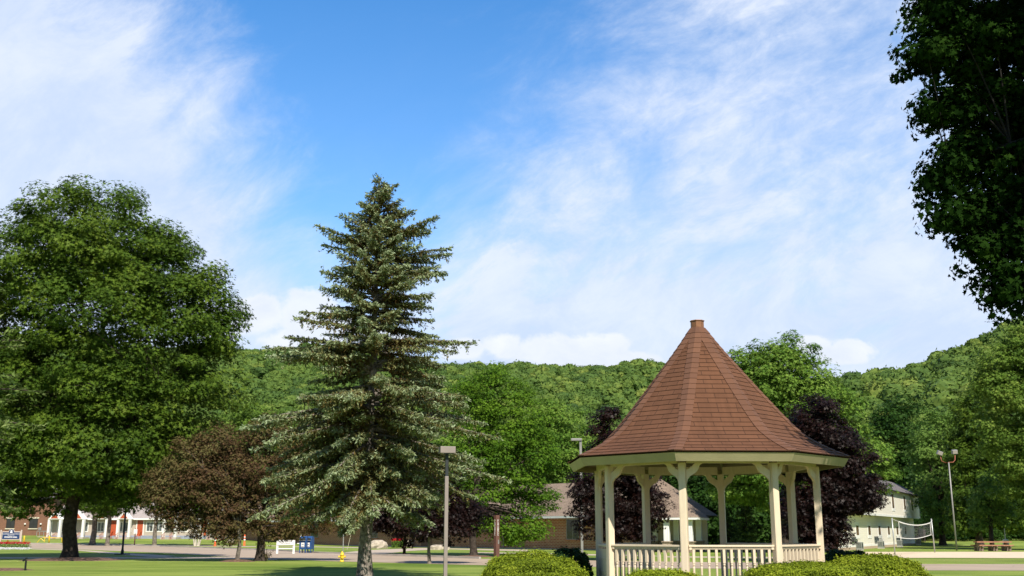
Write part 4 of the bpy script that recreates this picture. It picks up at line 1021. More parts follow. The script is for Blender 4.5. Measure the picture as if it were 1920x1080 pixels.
# long brick building with a tan roof
P0, P1 = G(480, 1020.5), G(1215, 1034); d_ = (P1 - P0); BL = d_.length; rzB = math.atan2(d_.y, d_.x)
bb = thing('brick_building', 'long low brick building with a tan shingle roof behind the spruce and locust', 'building', P1, rzB)
def loc_x(px, P0=P1, rz=rzB):            # where bearing px meets a wall line through P0
    w = W(px, 1000, 1.0); dx_, dy_ = w.x, 1.0; c, s = cos(rz), sin(rz)
    # P0 + t*(c,s) = k*(dx,dy)
    det = c * (-dy_) + s * dx_
    return ((-P0.x) * (-dy_) - (-dx_) * (-P0.y)) / det if False else (P0.y * dx_ - P0.x * dy_) / (c * dy_ - s * dx_)
m = MB(); m.box(-BL - 6, 0, 0, 7, -0.3, 3.15); m.build('wall', brick, bb)
m = MB(); m.box(-BL - 6.01, 0.01, -0.06, 0.0 - 0.003, -0.3, 0.10); m.build('foundation', concrete, bb)
EO = 1.35
m = MB(); m.roofplane((-BL - 7, -EO, 2.98), (0.9, -EO, 2.98), (-1.5, 3.5, 6.15), (-BL - 7, 3.5, 6.15)); m.roofplane((0.9, 8.3, 2.98), (-BL - 7, 8.3, 2.98), (-BL - 7, 3.5, 6.15), (-1.5, 3.5, 6.15)); m.roofplane((0.9, -EO, 2.98), (0.9, 8.3, 2.98), (-1.5, 3.5, 6.15), (-1.5, 3.5, 6.151))
ro = m.build('roof', tanroof, bb)
sdf = ro.modifiers.new('t', 'SOLIDIFY'); sdf.thickness = 0.10; sdf.offset = -1
m = MB(); m.box(-BL - 7, 0.93, -EO - 0.05, -EO - 0.005, 2.78, 2.965); m.build('fascia', plain('pale_fascia', (0.52, 0.56, 0.55), 0.5, 0.05), bb)
m = MB(); m.box(-BL - 7, 0.9, -EO, 0.0, 2.80, 2.84); m.build('soffit', brown_p, bb)
for pxw, ww in ((1074, 1.5), (1150, 1.5), (700, 1.6), (590, 1.6)):
    xw = loc_x(pxw); o = window(bb, xw, 0.98, ww, 1.7, 0.0, 0.07, metal_g, glass_dk)
    m = MB(); m.box(xw - ww / 2 - 0.15, xw + ww / 2 + 0.15, -0.12, -0.001, 0.78, 0.90); m.build('sill', plain('brick_sill_%d' % pxw, (0.45, 0.19, 0.10), 0.8, 0.1), o)
m = MB(); m.box(loc_x(945) - 0.05, loc_x(945) + 0.05, -0.10, -0.062, 0, 2.7); m.build('downspout', metal_g, bb)
m = MB(); m.box(loc_x(800) - 0.9, loc_x(800) + 0.9, -0.04, -0.002, 0.0, 2.1); m.build('door', brown_p, bb)

# porch pavilion
pc = at(1262, 88); pav = thing('porch', 'hip roofed porch with white columns on stone bases seen through the gazebo', 'porch', pc, R(-20))
m = MB(); e = 2.55; z0 = W(1262, 971, 88).z - pc.z; z1 = W(1262, 921, 90).z - pc.z
cs_ = [(-e, -e, z0), (e, -e, z0), (e, e, z0), (-e, e, z0)]
for i in range(4): m.roofplane(cs_[i], cs_[(i + 1) % 4], (0, 0, z1), (0, 0, z1 + 0.001))
m.build('roof', tanroof, pav)
m = MB()
for i in range(4):
    a, b = Vector(cs_[i]), Vector(cs_[(i + 1) % 4]); c = (a + b) / 2; m.obox((c.x * 0.985, c.y * 0.985, z0 - 0.09), ((b - a).length, 0.05, 0.17), math.atan2((b - a).y, (b - a).x))
m.build('fascia', trim_w, pav)
m = MB(); m.box(-e + 0.1, e - 0.1, -e + 0.1, e - 0.1, z0 - 0.16, z0 - 0.12); m.build('ceiling', white, pav)
for sx in (-1, -0.05, 0.9):
    for sy in (-1, 1):
        x, y = sx * 1.95, sy * 1.95
        m = MB(); m.obox((x, y, (0.85 + z0 - 0.16) / 2), (0.44, 0.44, z0 - 0.16 - 0.85), 0)
        for q in (-0.13, 0.0, 0.13): m.obox((x + q, y, (0.85 + z0 - 0.16) / 2), (0.05, 0.49, z0 - 0.16 - 0.87), 0)
        col = m.build('column', white, pav)
        m = MB(); m.obox((x, y, 0.40), (0.66, 0.66, 0.80), 0); m.obox((x, y, 0.83), (0.78, 0.78, 0.09), 0); m.build('stone_base', stone_b, col)
m = MB(); m.box(-2.4, 2.4, 2.2, 2.4, 0, z0 - 0.16); m.build('rear_wall', siding, pav)

# white two storey house
H0, H1 = G(1545, 1035.5), G(1716, 1022.0); d_ = H1 - H0; HL = d_.length; rzH = math.atan2(d_.y, d_.x)
hs = thing('pale_house', 'two storey pale sided house with tall narrow windows beyond the volleyball net', 'house', H0, rzH)
def hx(px): return loc_x(px, H0, rzH)
zb = W(1716, 972, H1.y).z; ze = W(1716, 930, H1.y).z
m = MB(); m.box(-1, HL, 0, 3.8, 0.25, zb + 0.2); lw = m.build('lower_wall', siding_w, hs)
m = MB(); m.box(-1.03, HL + 0.02, -0.06, 3.75, -0.3, 0.25); m.build('foundation', plain('tan_block', (0.44, 0.33, 0.24), 0.9, 0.1), hs)
m = MB(); m.box(-1, HL - 0.01, -0.04, -0.004, 0.25, 0.42); m.build('base_trim', trim_w, hs)
m = MB(); m.box(-1.01, HL + 0.5, -0.75, 3.81, zb, ze); m.build('upper_wall', siding_w, hs)
m = MB(); m.box(-1, HL + 0.53, -0.79, -0.752, zb - 0.08, zb + 0.14); m.box(HL + 0.36, HL + 0.53, -0.79, -0.753, zb + 0.14, ze - 0.004); m.box(HL - 0.13, HL + 0.02, -0.04, -0.003, 0.44, zb - 0.003); m.build('trim', trim_w, hs)
m = MB(); e = 0.45; rh = 1.55
A = (-1.5, -0.75 - e, ze - 0.04); B_ = (HL + 0.5 + e, -0.75 - e, ze - 0.04); C_ = (HL + 0.5 + e, 3.8 + e, ze - 0.04); D_ = (-1.5, 3.8 + e, ze - 0.04); E1 = (0.8, 1.5, ze + rh); E2 = (HL - 2, 1.5, ze + rh)
m.roofplane(A, B_, E2, E1); m.roofplane(B_, C_, E2, tuple(Vector(E2) + Vector((0, 0, 0.001)))); m.roofplane(C_, D_, E1, E2); m.roofplane(D_, A, E1, tuple(Vector(E1) + Vector((0, 0, 0.001))))
ro = m.build('roof', greyroof, hs); sdf = ro.modifiers.new('t', 'SOLIDIFY'); sdf.thickness = 0.12; sdf.offset = -1
wz0 = W(1630, 1003, 107).z; wz1 = W(1630, 986, 107).z
for px in (1561, 1585, 1608, 1630.5, 1649.5, 1666.7, 1682.8, 1698): window(hs, hx(px), wz0, 1.35, wz1 - wz0, 0, 0.32, trim_w, glass_h, False)
for px in (1601, 1643, 1683): window(hs, hx(px), 0.56, 2.7, 0.50, 0, 0.10, metal_g, glass_lt)
for px in (1665, 1687.5, 1702): window(hs, hx(px), zb + 0.85, 1.35, 1.5, -0.752, 0.30, trim_w, glass_h, False)
# rear wing, its shade put into a darker siding colour, with a deck
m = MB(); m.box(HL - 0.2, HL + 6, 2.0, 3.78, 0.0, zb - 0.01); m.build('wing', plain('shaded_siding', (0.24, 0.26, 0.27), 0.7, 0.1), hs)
m = MB(); m.box(HL + 0.1, HL + 6.3, -0.6, 2.0, 1.0, 1.12); m.box(HL + 0.15, HL + 6.2, -0.55, -0.48, 1.12, 1.95)
for i in range(4): m.box(HL + 0.2 + i * 1.9, HL + 0.32 + i * 1.9, -0.5, -0.38, -0.2, 1.0)
m.build('deck', plain('dark_deck', (0.06, 0.045, 0.04), 0.8, 0.2), hs)
# condenser units
for i, (px, lab) in enumerate(((1588, 'grey condenser unit nearest the camera along the pale house wall'), (1630, 'grey condenser unit under the second basement window of the pale house'), (1667, 'round grey condenser unit just left of the near net post'), (1704, 'grey condenser unit furthest along the pale house wall'))):
    p = H0 + Vector((cos(rzH), sin(rzH), 0)) * hx(px) + Vector((sin(rzH), -cos(rzH), 0)) * 1.0
    if i == 0:
        ac0 = thing('air_conditioner', lab, 'air conditioner', p, rzH, 'condenser units by the pale house')
        m = MB(); m.box(-0.45, 0.45, -0.35, 0.35, 0.12, 1.0); body = m.build('housing', galv, ac0, bevel=0.02)
        m = MB(); m.tube([(0, -0.352, 0.58), (0, -0.375, 0.58)], 0.30, 16); m.build('fan_grille', metal_dk, ac0)
        m = MB()
        for q in np.arange(0.3, 0.9, 0.09): m.box(-0.453, -0.449, -0.3, 0.3, q, q + 0.045)
        m.build('louvres', metal_dk, ac0)
        ac0.scale = (0.72, 0.72, 0.72)
        m = MB(); m.box(-0.5, 0.5, -0.38, 0.38, -0.02, 0.115); m.build('pad', concrete, ac0)
        m = MB(); m.box(0.9, 0.96, -0.3, -0.24, 0, 0.95); m.box(0.9, 0.96, 0.24, 0.3, 0, 0.95); m.box(0.9, 0.96, -0.3, 0.3, 0.93, 0.98); m.build('pipe_stand', galv, ac0)
    else:
        c = tree_copy(ac0); c.location = p; c['label'] = lab

# gabled row on the left
RY = 150.0; ra, rb = at(97, RY), at(500, 146); d_ = rb - ra; RL = d_.length; rzR = math.atan2(d_.y, d_.x)
row = thing('gabled_row', 'beige one storey row with gabled white porches and orange doors beyond the road', 'building', ra, rzR)
def rx_(px): return loc_x(px, ra, rzR)
EH = W(120, 972, RY).z - ra.z; RT = W(120, 938, RY + 4).z - ra.z
m = MB(); m.box(0, RL + 4, 0, 9, 0.35, EH); m.build('wall', siding, row)
m = MB(); m.box(0, RL + 4.02, -0.05, 8.9, -0.5, 0.35); m.build('foundation', blueish, row)
m = MB(); m.roofplane((-0.3, -0.5, EH - 0.02), (RL + 4.3, -0.5, EH - 0.02), (RL + 4.3, 4.5, RT), (-0.3, 4.5, RT)); m.roofplane((RL + 4.3, 9.5, EH - 0.02), (-0.3, 9.5, EH - 0.02), (-0.3, 4.5, RT), (RL + 4.3, 4.5, RT))
ro = m.build('roof', plain('pale_metal_roof', (0.36, 0.31, 0.29), 0.9, 0.08), row); sdf = ro.modifiers.new('t', 'SOLIDIFY'); sdf.thickness = 0.1; sdf.offset = -1
m = MB(); m.box(-0.35, RL + 4.3, -0.56, -0.505, EH - 0.22, EH); m.box(-0.12, -0.002, -0.06, 0.1, 0.35, EH - 0.22); m.build('fascia', trim_w, row)
def porch(px):
    x = rx_(px)
    w = 0.82
    m = MB(); m.prism([(x - w - 0.12, EH - 0.12), (x + w + 0.12, EH - 0.12), (x, EH + 0.95)], -1.55, -0.57); g_ = m.build('porch_gable', trim_w, row)
    m = MB(); m.prism([(x - w + 0.25, EH - 0.02), (x + w - 0.25, EH - 0.02), (x, EH + 0.62)], -1.58, -1.552); m.build('gable_panel', door_r, g_)
    for sx in (-1, 1):
        m = MB(); m.box(x + sx * w - 0.15, x + sx * w + 0.15, -1.5, -1.12, 0.15, EH - 0.122); m.build('post', trim_w, row)
    m = MB(); m.box(x - w - 0.3, x + w + 0.3, -1.7, -0.06, -0.4, 0.15); m.build('porch_floor', concrete, row)
    for sx in (-0.55, 0.55):
        m = MB()
        m.tube([(x + sx, -1.7, 0.75), (x + sx, -2.6, 0.35)], 0.035, 5)
        for q in range(4): m.tube([(x + sx, -1.7 - q * 0.28, -0.3), (x + sx, -1.7 - q * 0.28, 0.74 - q * 0.12)], 0.025, 5)
        m.build('handrail', rail_r, row)
for px in (111, 154, 197, 240, 326, 410): porch(px)
for px in (113, 158, 188, 224.5, 239, 280, 297, 345, 400, 440): window(row, rx_(px), 0.95, 0.85 if px not in (224.5,) else 0.55, 1.15, 0, 0.12, trim_w, glass_lt)
for px in (212, 262, 382): 
    x = rx_(px); m = MB(); m.box(x - 0.42, x + 0.42, -0.05, -0.003, 0.36, 2.42); dr = m.build('door', door_r, row)
    m = MB(); m.box(x - 0.55, x - 0.422, -0.07, -0.004, 0.36, 2.54); m.box(x + 0.422, x + 0.55, -0.07, -0.004, 0.36, 2.54); m.box(x - 0.42, x + 0.42, -0.07, -0.004, 2.422, 2.54); m.build('frame', trim_w, dr)
# chairs on the stoops
chg = 'lawn chairs on the stoops of the gabled row'
for px, lab in ((215, 'orange lawn chair beside the first orange door of the gabled row'), (268, 'orange lawn chair beside the second orange door of the gabled row')):
    p = ra + Vector((cos(rzR), sin(rzR), 0)) * rx_(px) + Vector((sin(rzR), -cos(rzR), 0)) * 1.4
    ch = thing('lawn_chair', lab, 'chair', (p.x, p.y, gz(p.x, p.y)), rzR, chg)
    m = MB(); m.obox((0, 0, 0.42), (0.55, 0.5, 0.05)); m.build('seat', orange, ch)
    m = MB(); m.obox((0.3, 0, 0.72), (0.06, 0.5, 0.65), 0, 0, 0.3); m.build('backrest', orange, ch)
    for sx in (-1, 1):
        for sy in (-1, 1): m = MB(); m.box(sx * 0.24 - 0.025, sx * 0.24 + 0.025, sy * 0.2 - 0.025, sy * 0.2 + 0.025, 0, 0.40); m.build('leg', rail_r, ch)

# brick house at the left edge
bp_ = at(98, 160); bh = thing('brick_house', 'brown brick building with stone lintels at the left edge behind the navy sign', 'building', bp_, 0.0)
m = MB(); m.box(-22, 0, 0, 10, -0.5, 5.2); m.build('wall', brick_b, bh)
m = MB(); m.roofplane((-22.4, -0.5, 5.18), (0.4, -0.5, 5.18), (0.4, 5, 7.4), (-22.4, 5, 7.4)); m.roofplane((0.4, 10.5, 5.18), (-22.4, 10.5, 5.18), (-22.4, 5, 7.4), (0.4, 5, 7.4)); m.build('roof', greyroof, bh)
sc1 = ppm(160, 990)
for px in (-24, 18, 61):
    x = (px - 98) * sc1; z0 = W(px, 989.5, 160).z - bp_.z; z1 = W(px, 973, 160).z - bp_.z
    o = window(bh, x, z0, 1.15, z1 - z0, 0, 0.05, black, glass_dk)
    m = MB(); m.box(x - 0.78, x + 0.78, -0.08, -0.003, z1 + 0.06, z1 + 0.26); m.build('lintel', limestone, o)
    m = MB(); m.box(x - 0.70, x + 0.70, -0.14, -0.003, z0 - 0.22, z0 - 0.08); m.build('sill', limestone, o)
for px in (46, 75.5):
    x = (px - 98) * sc1; z = W(px, 982.5, 160).z - bp_.z; m = MB(); m.lathe([(0.05, -0.12), (0.13, -0.08), (0.14, 0.06), (0.06, 0.12)], 8, (x, -0.13, z)); m.build('wall_lamp', trim_w, bh)
x = (97 - 98) * sc1; m = MB(); m.box(x - 0.3, x + 0.05, -0.05, -0.003, 0.1, 2.2); m.build('door', black, bh)
# gas meters by the brick house
q = at(82, 156); gm = thing('gas_meter', 'grey pipe and meter rack standing against the brown brick building', 'gas meter', q)
m = MB()
for x in (-1.0, -0.6, 0.0, 0.75, 1.1): m.tube([(x, 0, 0), (x, 0, 0.75 + (0.5 if x in (-0.6, 0.75) else 0))], 0.04, 6)
m.tube([(-1.0, 0, 0.72), (1.2, 0, 0.72)], 0.045, 6); m.build('pipework', galv, gm)
m = MB(); m.box(-0.8, -0.4, -0.15, 0.15, 0.85, 1.25); m.build('meter', metal_g, gm, bevel=0.03)
m = MB(); m.box(0.6, 0.95, -0.15, 0.15, 0.95, 1.4); m.build('meter', metal_g, gm, bevel=0.03)

#@@PROPS
# ------------------------------------------------------------------ small things
def text(parent, s, size, loc, mat, rz=0.0, depth=0.004, name='lettering', sx=1.0, bold=0.0):
    cu = bpy.data.curves.new('t', 'FONT'); cu.body = s; cu.size = size; cu.align_x = 'CENTER'; cu.align_y = 'CENTER'; cu.extrude = depth; cu.offset = bold
    to = bpy.data.objects.new('t', cu); COL.objects.link(to); bpy.context.view_layer.update()
    me = bpy.data.meshes.new_from_object(to); bpy.data.objects.remove(to)
    me.transform(Matrix.Translation(loc) @ Matrix.Rotation(rz, 4, 'Z') @ Matrix.Rotation(R(90), 4, 'X') @ Matrix.Scale(sx, 4, (1, 0, 0)))
    me.materials.clear(); me.materials.append(mat); o = bpy.data.objects.new(name, me); COL.objects.link(o); o.parent = parent; return o

# square-head lamp post by the spruce
LY = 32.8; lp_ = at(836, LY); lt = W(839, 838, LY).z; s1 = ppm(LY, 850)
t = thing('lamp_post', 'square headed grey lamp post standing in front of the spruce and purple trees', 'street lamp', lp_, R(12))
zs = W(839, 893, LY).z; lean_x = 0.0
m = MB(); m.box(-0.055, 0.055, -0.055, 0.055, 0, zs); m.build('pole', metal_tan, t, bevel=0.008)
m = MB(); m.box(-0.045, 0.045, -0.045, 0.045, zs, lt - 0.2); m.build('tenon', metal_dk, t)
m = MB(); m.box(-0.235, 0.235, -0.235, 0.235, lt - 0.20, lt + 0.0); m.build('lamp_head', metal_tan, t, bevel=0.012)
m = MB(); m.box(-0.20, 0.20, -0.20, 0.20, lt - 0.212, lt - 0.202); m.build('lens', glass_dk, t)
m = MB(); m.box(-0.13, 0.13, -0.13, 0.13, 0, 0.06); m.build('base_plate', metal_tan, t)
# shoebox lamp left of the gazebo roof
q = at(1091, 84); lt2 = W(1086, 826, 84).z - q.z
t = thing('street_lamp', 'grey shoebox street lamp whose head shows left of the gazebo roof', 'street lamp', q)
m = MB(); m.box(-0.09, 0.09, -0.09, 0.09, 0, lt2 + 0.1); m.build('pole', metal_g, t)
m = MB(); m.box(-0.75, 0.1, -0.2, 0.2, lt2 - 0.02, lt2 + 0.16); m.build('lamp_head', metal_g, t, bevel=0.02)
m = MB(); m.box(-0.1, 0.1, -0.1, 0.1, 0.0, 0.9); m.build('collar', plain('grey_wrap', (0.35, 0.33, 0.30), 0.7, 0.1), t) if False else None
# black lamp by the path on the left
q = Gz(229, 1040); t = thing('street_lamp', 'slim black lamp post beside the footpath, right of the oak trunk', 'street lamp', q); hh = W(234, 930, q.y).z
m = MB(); m.lathe([(0.11, 0), (0.11, 0.25), (0.075, 0.4), (0.06, hh - 0.1), (0.05, hh)], 10); m.build('pole', metal_dk, t, smooth=True)
m = MB(); m.box(-0.42, 0.42, -0.42, 0.42, 0, 0.07); m.build('base_plate', metal_dk, t)
m = MB(); m.lathe([(0.06, hh), (0.18, hh + 0.1), (0.22, hh + 0.45), (0.25, hh + 0.48), (0.05, hh + 0.65)], 10); m.build('lantern', metal_dk, t, smooth=True)
# floodlight mast
q = Gz(1794, 1032.5); hh = W(1784, 867, q.y).z - q.z; s1 = ppm(q.y, 860)
t = thing('floodlight_mast', 'slim steel mast with two floodlights on a curved crossarm beside the sand court', 'floodlight', q)
m = MB(); m.tube([(0, 0, 0), (0, 0, hh)], [0.075, 0.055], 10); m.build('pole', metal_g, t, smooth=True)
m = MB(); m.tube([(-0.68, 0, hh + 0.5), (-0.6, 0, hh + 0.12), (-0.3, 0, hh - 0.02), (0, 0, hh), (0.4, 0, hh + 0.02), (0.58, 0, hh + 0.2), (0.62, 0, hh + 0.65)], 0.03, 7); m.build('crossarm', rail_r, t, smooth=True)
for x, z, a in ((-0.72, hh + 0.82, 0.35), (0.60, hh + 0.92, -0.05)):
    m = MB(); m.obox((x, 0, z), (0.46, 0.3, 0.36), 0, 0.25, a); o = m.build('floodlight', metal_g, t, bevel=0.02)
    m = MB(); m.obox((x, -0.172, z - 0.03), (0.40, 0.015, 0.28), 0, 0.25, a); m.build('glass', plain('lamp_glass_%d' % (x > 0), (0.30, 0.28, 0.25), 0.2, 0.1), o)
# volleyball net
pa, pb_ = Gz(1678.5, 1043.5), Gz(1753, 1036.5)
t = thing('volleyball_net', 'white edged volleyball net sagging between two steel poles on the sand', 'net', pa)
dv = pb_ - pa; rn_ = math.atan2(dv.y, dv.x); LN = dv.length
m = MB(); m.tube([(0, 0, -0.1), (-0.02, 0, 2.5)], 0.045, 8); m.build('pole', galv, t, smooth=True)
m = MB(); m.tube([(dv.x, dv.y, -0.1), (dv.x - 0.06, dv.y, 2.6)], 0.05, 8); m.build('pole', galv, t, smooth=True)
def npnt(s, z): return (cos(rn_) * s, sin(rn_) * s, z)
s0, s1_ = LN * 0.14, LN * 0.94
top_ = lambda s: 2.28 - 0.42 * 4 * ((s - s0) / (s1_ - s0)) * (1 - (s - s0) / (s1_ - s0)) * 0.5 + 0.0
bot_ = lambda s: 1.28 - 0.16 * math.sin(pi * (s - s0) / (s1_ - s0)) - 0.18 * (1 - (s - s0) / (s1_ - s0)) + 0.1
def band(f, w):
    m = MB(); ss = np.linspace(s0, s1_, 16)
    for a, b in zip(ss[:-1], ss[1:]):
        for off in (0.0,):
            m.add([npnt(a, f(a) - w), npnt(b, f(b) - w), npnt(b, f(b) + w), npnt(a, f(a) + w)], [(0, 1, 2, 3)])
    return m
bm = band(top_, 0.03).build('top_tape', trim_w, t); bm.modifiers.new('t', 'SOLIDIFY').thickness = 0.02
bm = band(bot_, 0.022).build('bottom_tape', trim_w, t); bm.modifiers.new('t', 'SOLIDIFY').thickness = 0.02
m = MB()
for s in (s0, s1_): m.add([npnt(s - 0.035, bot_(s)), npnt(s + 0.035, bot_(s)), npnt(s + 0.035, top_(s)), npnt(s - 0.035, top_(s))], [(0, 1, 2, 3)])
o = m.build('side_tape', trim_w, t); o.modifiers.new('t', 'SOLIDIFY').thickness = 0.02
m = MB()
for s in np.arange(s0, s1_, 0.30): m.tube([npnt(s, bot_(s)), npnt(s, top_(s))], 0.0025, 3, False)
for f in np.arange(0.12, 1, 0.2):
    ss = np.linspace(s0, s1_, 12); m.tube([npnt(s, bot_(s) + (top_(s) - bot_(s)) * f) for s in ss], 0.0025, 3, False)
m.build('mesh', galv, t)
m = MB(); m.tube([npnt(0, 2.42), npnt(s0, top_(s0))], 0.012, 4); m.tube([npnt(LN, 2.5), npnt(s1_, top_(s1_))], 0.012, 4); m.tube([npnt(0, 1.25), npnt(s0, bot_(s0))], 0.012, 4); m.tube([npnt(LN, 1.2), npnt(s1_, bot_(s1_))], 0.012, 4); m.build('rope', trim_w, t)
# picnic table
q = Gz(1862, 1033.3); t = thing('picnic_table', 'long red brown picnic table on concrete legs beyond the sand court', 'picnic table', q, 0.0)
m = MB()
for y in (-0.3, -0.1, 0.1, 0.3): m.box(-1.45, 1.5, y - 0.085, y + 0.085, 0.70, 0.80)
m.build('tabletop', redwood, t)
for sy in (-1, 1):
    m = MB(); m.box(-1.5, 1.4, sy * 0.78 - 0.14, sy * 0.78 + 0.14, 0.43, 0.52); m.build('bench', redwood, t)
for x in (-1.2, 0.0, 1.15):
    m = MB(); m.box(x - 0.09, x + 0.09, -0.75, -0.55, 0, 0.43); m.box(x - 0.09, x + 0.09, 0.55, 0.75, 0, 0.43); m.box(x - 0.09, x + 0.09, -0.16, 0.16, 0, 0.70); m.box(x - 0.05, x + 0.05, -0.9, 0.9, 0.33, 0.428); m.build('leg', plain('leg_paint', (0.22, 0.16, 0.12), 0.8, 0.1), t)
q = at(1884, 100); t = thing('marker_post', 'squat pale post with a thin rod behind the picnic table', 'post', q)
m = MB(); m.lathe([(0.28, 0), (0.28, 0.85), (0.12, 0.95)], 10); m.build('post', limestone, t); m = MB(); m.tube([(0, 0, 0.9), (0, 0, 1.9)], 0.03, 6); m.build('rod', galv, t)

# hydrant
q = Gz(641, 1053.5); t = thing('fire_hydrant', 'bright yellow fire hydrant at the road edge left of the spruce trunk', 'hydrant', q)
m = MB(); m.lathe([(0.12, 0), (0.12, 0.04), (0.095, 0.06), (0.095, 0.34), (0.115, 0.35), (0.115, 0.38), (0.10, 0.40), (0.085, 0.46), (0.05, 0.51), (0.03, 0.52), (0.03, 0.56)], 14); m.build('barrel', yellow, t, smooth=True)
m = MB(); m.tube([(-0.19, 0, 0.27), (0.19, 0, 0.27)], 0.045, 10); m.tube([(-0.20, 0, 0.27), (-0.16, 0, 0.27)], 0.06, 6); m.tube([(0.16, 0, 0.27), (0.20, 0, 0.27)], 0.06, 6); m.tube([(0.05, -0.17, 0.25), (0.02, 0, 0.25)], 0.07, 10); m.build('nozzle', yellow, t)
# sign pole behind hydrant with two small signs
q = Gz(643, 1036); t = thing('sign_pole', 'thin steel pole with small white stacked signs behind the yellow hydrant', 'sign', q, R(25))
m = MB(); m.tube([(0, 0, 0), (0.0, 0, 2.6)], 0.04, 8); m.build('pole', galv, t)
zt = W(648, 966, q.y).z
m = MB(); m.box(-0.03, 0.28, -0.07, -0.045, zt - 0.60, zt + 0.02); o = m.build('upper_sign', trim_w, t)
m = MB(); m.box(-0.02, 0.27, -0.075, -0.072, zt - 0.07, zt); m.build('header', red, o); m = MB(); m.tube([(0.13, -0.0725, zt - 0.25), (0.13, -0.078, zt - 0.25)], 0.07, 12); m.build('symbol', black, o)
m = MB(); m.box(-0.05, 0.25, -0.07, -0.045, zt - 1.15, zt - 0.64); o = m.build('lower_sign', trim_w, t)
m = MB(); m.box(0.0, 0.2, -0.075, -0.072, zt - 0.86, zt - 0.80); m.box(0.04, 0.16, -0.075, -0.072, zt - 1.0, zt - 0.95); m.build('symbol', greytxt, o)
q = Gz(651, 1031); t = tag(MB().tube([(0, 0, 0), (0.28, 0, 1.3)], 0.018, 5).build('marker_stick', limestone), 'thin leaning stake just right of the sign pole', 'stake'); t.location = q

# mailboxes
mg = 'blue mailboxes beside the white sign'
def mailbox(px, py, lab, flat=True):
    q = Gz(px, py); t = thing('mailbox', lab, 'mailbox', q, R(-14), mg)
    w = 0.27; prof = [(-w, 0.28), (w, 0.28), (w, 1.0)] + [(w * cos(a), 1.0 + 0.26 * sin(a)) for a in np.linspace(0.15, pi - 0.15, 9)] + [(-w, 1.0)]
    m = MB(); m.prism(prof, -0.28, 0.28); m.v = [(y, x, z) for x, y, z in m.v]; m.f = [f[::-1] for f in m.f]; m.build('body', blue_m, t, bevel=0.01)
    m = MB(); m.box(-0.22, 0.22, -0.345, -0.272, 0.98, 1.12); m.build('chute', metal_dk, t); m = MB(); m.box(-0.24, 0.24, -0.37, -0.27, 0.93, 0.965); m.build('handle', galv, t)
    for sx in (-1, 1):
        for sy in (-1, 1): m = MB(); m.box(sx * 0.235 - 0.03, sx * 0.235 + 0.03, sy * 0.23 - 0.03, sy * 0.23 + 0.03, 0, 0.28); m.build('leg', blue_m, t)
    m = MB(); m.box(-0.12, 0.15, -0.2825, -0.2805, 0.45, 0.78); o = m.build('decal', trim_w, t)
    m = MB(); m.box(-0.07, 0.1, -0.285, -0.283, 0.62, 0.68); m.box(-0.1, 0.12, -0.285, -0.283, 0.48, 0.52); m.build('emblem', greytxt, o)
mailbox(569.5, 1037.0, 'blue mailbox on the left of the pair beside the white sign')
mailbox(579.5, 1036.8, 'blue mailbox on the right of the pair, further from the white sign')
q = Gz(563, 1034); t = thing('wooden_post', 'pale wooden post with a short white crossboard between the white sign and mailboxes', 'post', q)
m = MB(); m.box(-0.05, 0.05, -0.05, 0.05, 0, 1.35); m.build('post', limestone, t); m = MB(); m.box(-0.28, 0.22, -0.08, -0.052, 0.62, 0.68); m.box(-0.02, 0.3, -0.08, -0.052, 1.2, 1.25); m.build('crossboard', white, t)
# white sign board
q = Gz(535, 1038.5); t = thing('sign_board', 'low white two post sign board at the road edge left of the mailboxes', 'sign', q, R(4)); s1 = ppm(q.y, 1020)
for x in (-15.2, 15.2): m = MB(); m.box(x * s1 - 0.075, x * s1 + 0.075, -0.06, 0.06, 0, 24.5 * s1); m.build('post', white, t)
m = MB(); m.box(-16.2 * s1, 16.2 * s1, -0.10, -0.062, 16.0 * s1, 25.0 * s1); o = m.build('board', white, t)
m = MB(); m.box(-13 * s1, 13 * s1, -0.03, 0.03, 8.6 * s1, 10.6 * s1); m.build('crossbar', white, t)
text(o, 'RESIDENTIAL', 0.16, (0, -0.106, 22.6 * s1), greytxt); text(o, 'HOUSING', 0.16, (0, -0.106, 19.0 * s1), greytxt)
# navy building sign
q = Gz(20, 1020); t = thing('building_sign', 'navy blue building name sign in a tan arched frame above the red flower bed', 'sign', (q.x, q.y, q.z), R(8)); s1 = ppm(q.y, 1003); Z = lambda py: W(20, py, q.y).z - q.z
for x in (-19, 17.2): m = MB(); m.box(x * s1 - 0.08, x * s1 + 0.08, -0.08, 0.08, 0, Z(993.5)); m.build('post', tan_sign, t)
m = MB(); arch = [(-17 * s1, Z(1012.2)), (15.6 * s1, Z(1012.2)), (15.6 * s1, Z(996.2)), (4 * s1, Z(996.2))] + [((-0.6 + 5.2 * cos(a)) * s1, Z(996.4 - 4.6 * sin(a))) for a in np.linspace(0.1, pi - 0.1, 9)] + [(-5.5 * s1, Z(996.2)), (-17 * s1, Z(996.2))]
m.prism(arch, -0.05, 0.05); o = m.build('frame', tan_sign, t)
m = MB(); m.box(-16.0 * s1, 14.6 * s1, -0.065, -0.052, Z(1010.8), Z(998.0)); pn = m.build('panel', navy, t)
m = MB(); cc_ = (-0.6 * s1, Z(996.8)); m.tube([(cc_[0], -0.051, cc_[1]), (cc_[0], -0.075, cc_[1])], 0.29, 18); sl_ = m.build('seal', navy, t)
m = MB(); m.box(cc_[0] - 0.10, cc_[0] + 0.10, -0.084, -0.077, cc_[1] - 0.14, cc_[1] + 0.15); m.box(cc_[0] - 0.16, cc_[0] + 0.16, -0.083, -0.078, cc_[1] - 0.17, cc_[1] - 0.10); m.build('seal_emblem', white, sl_)
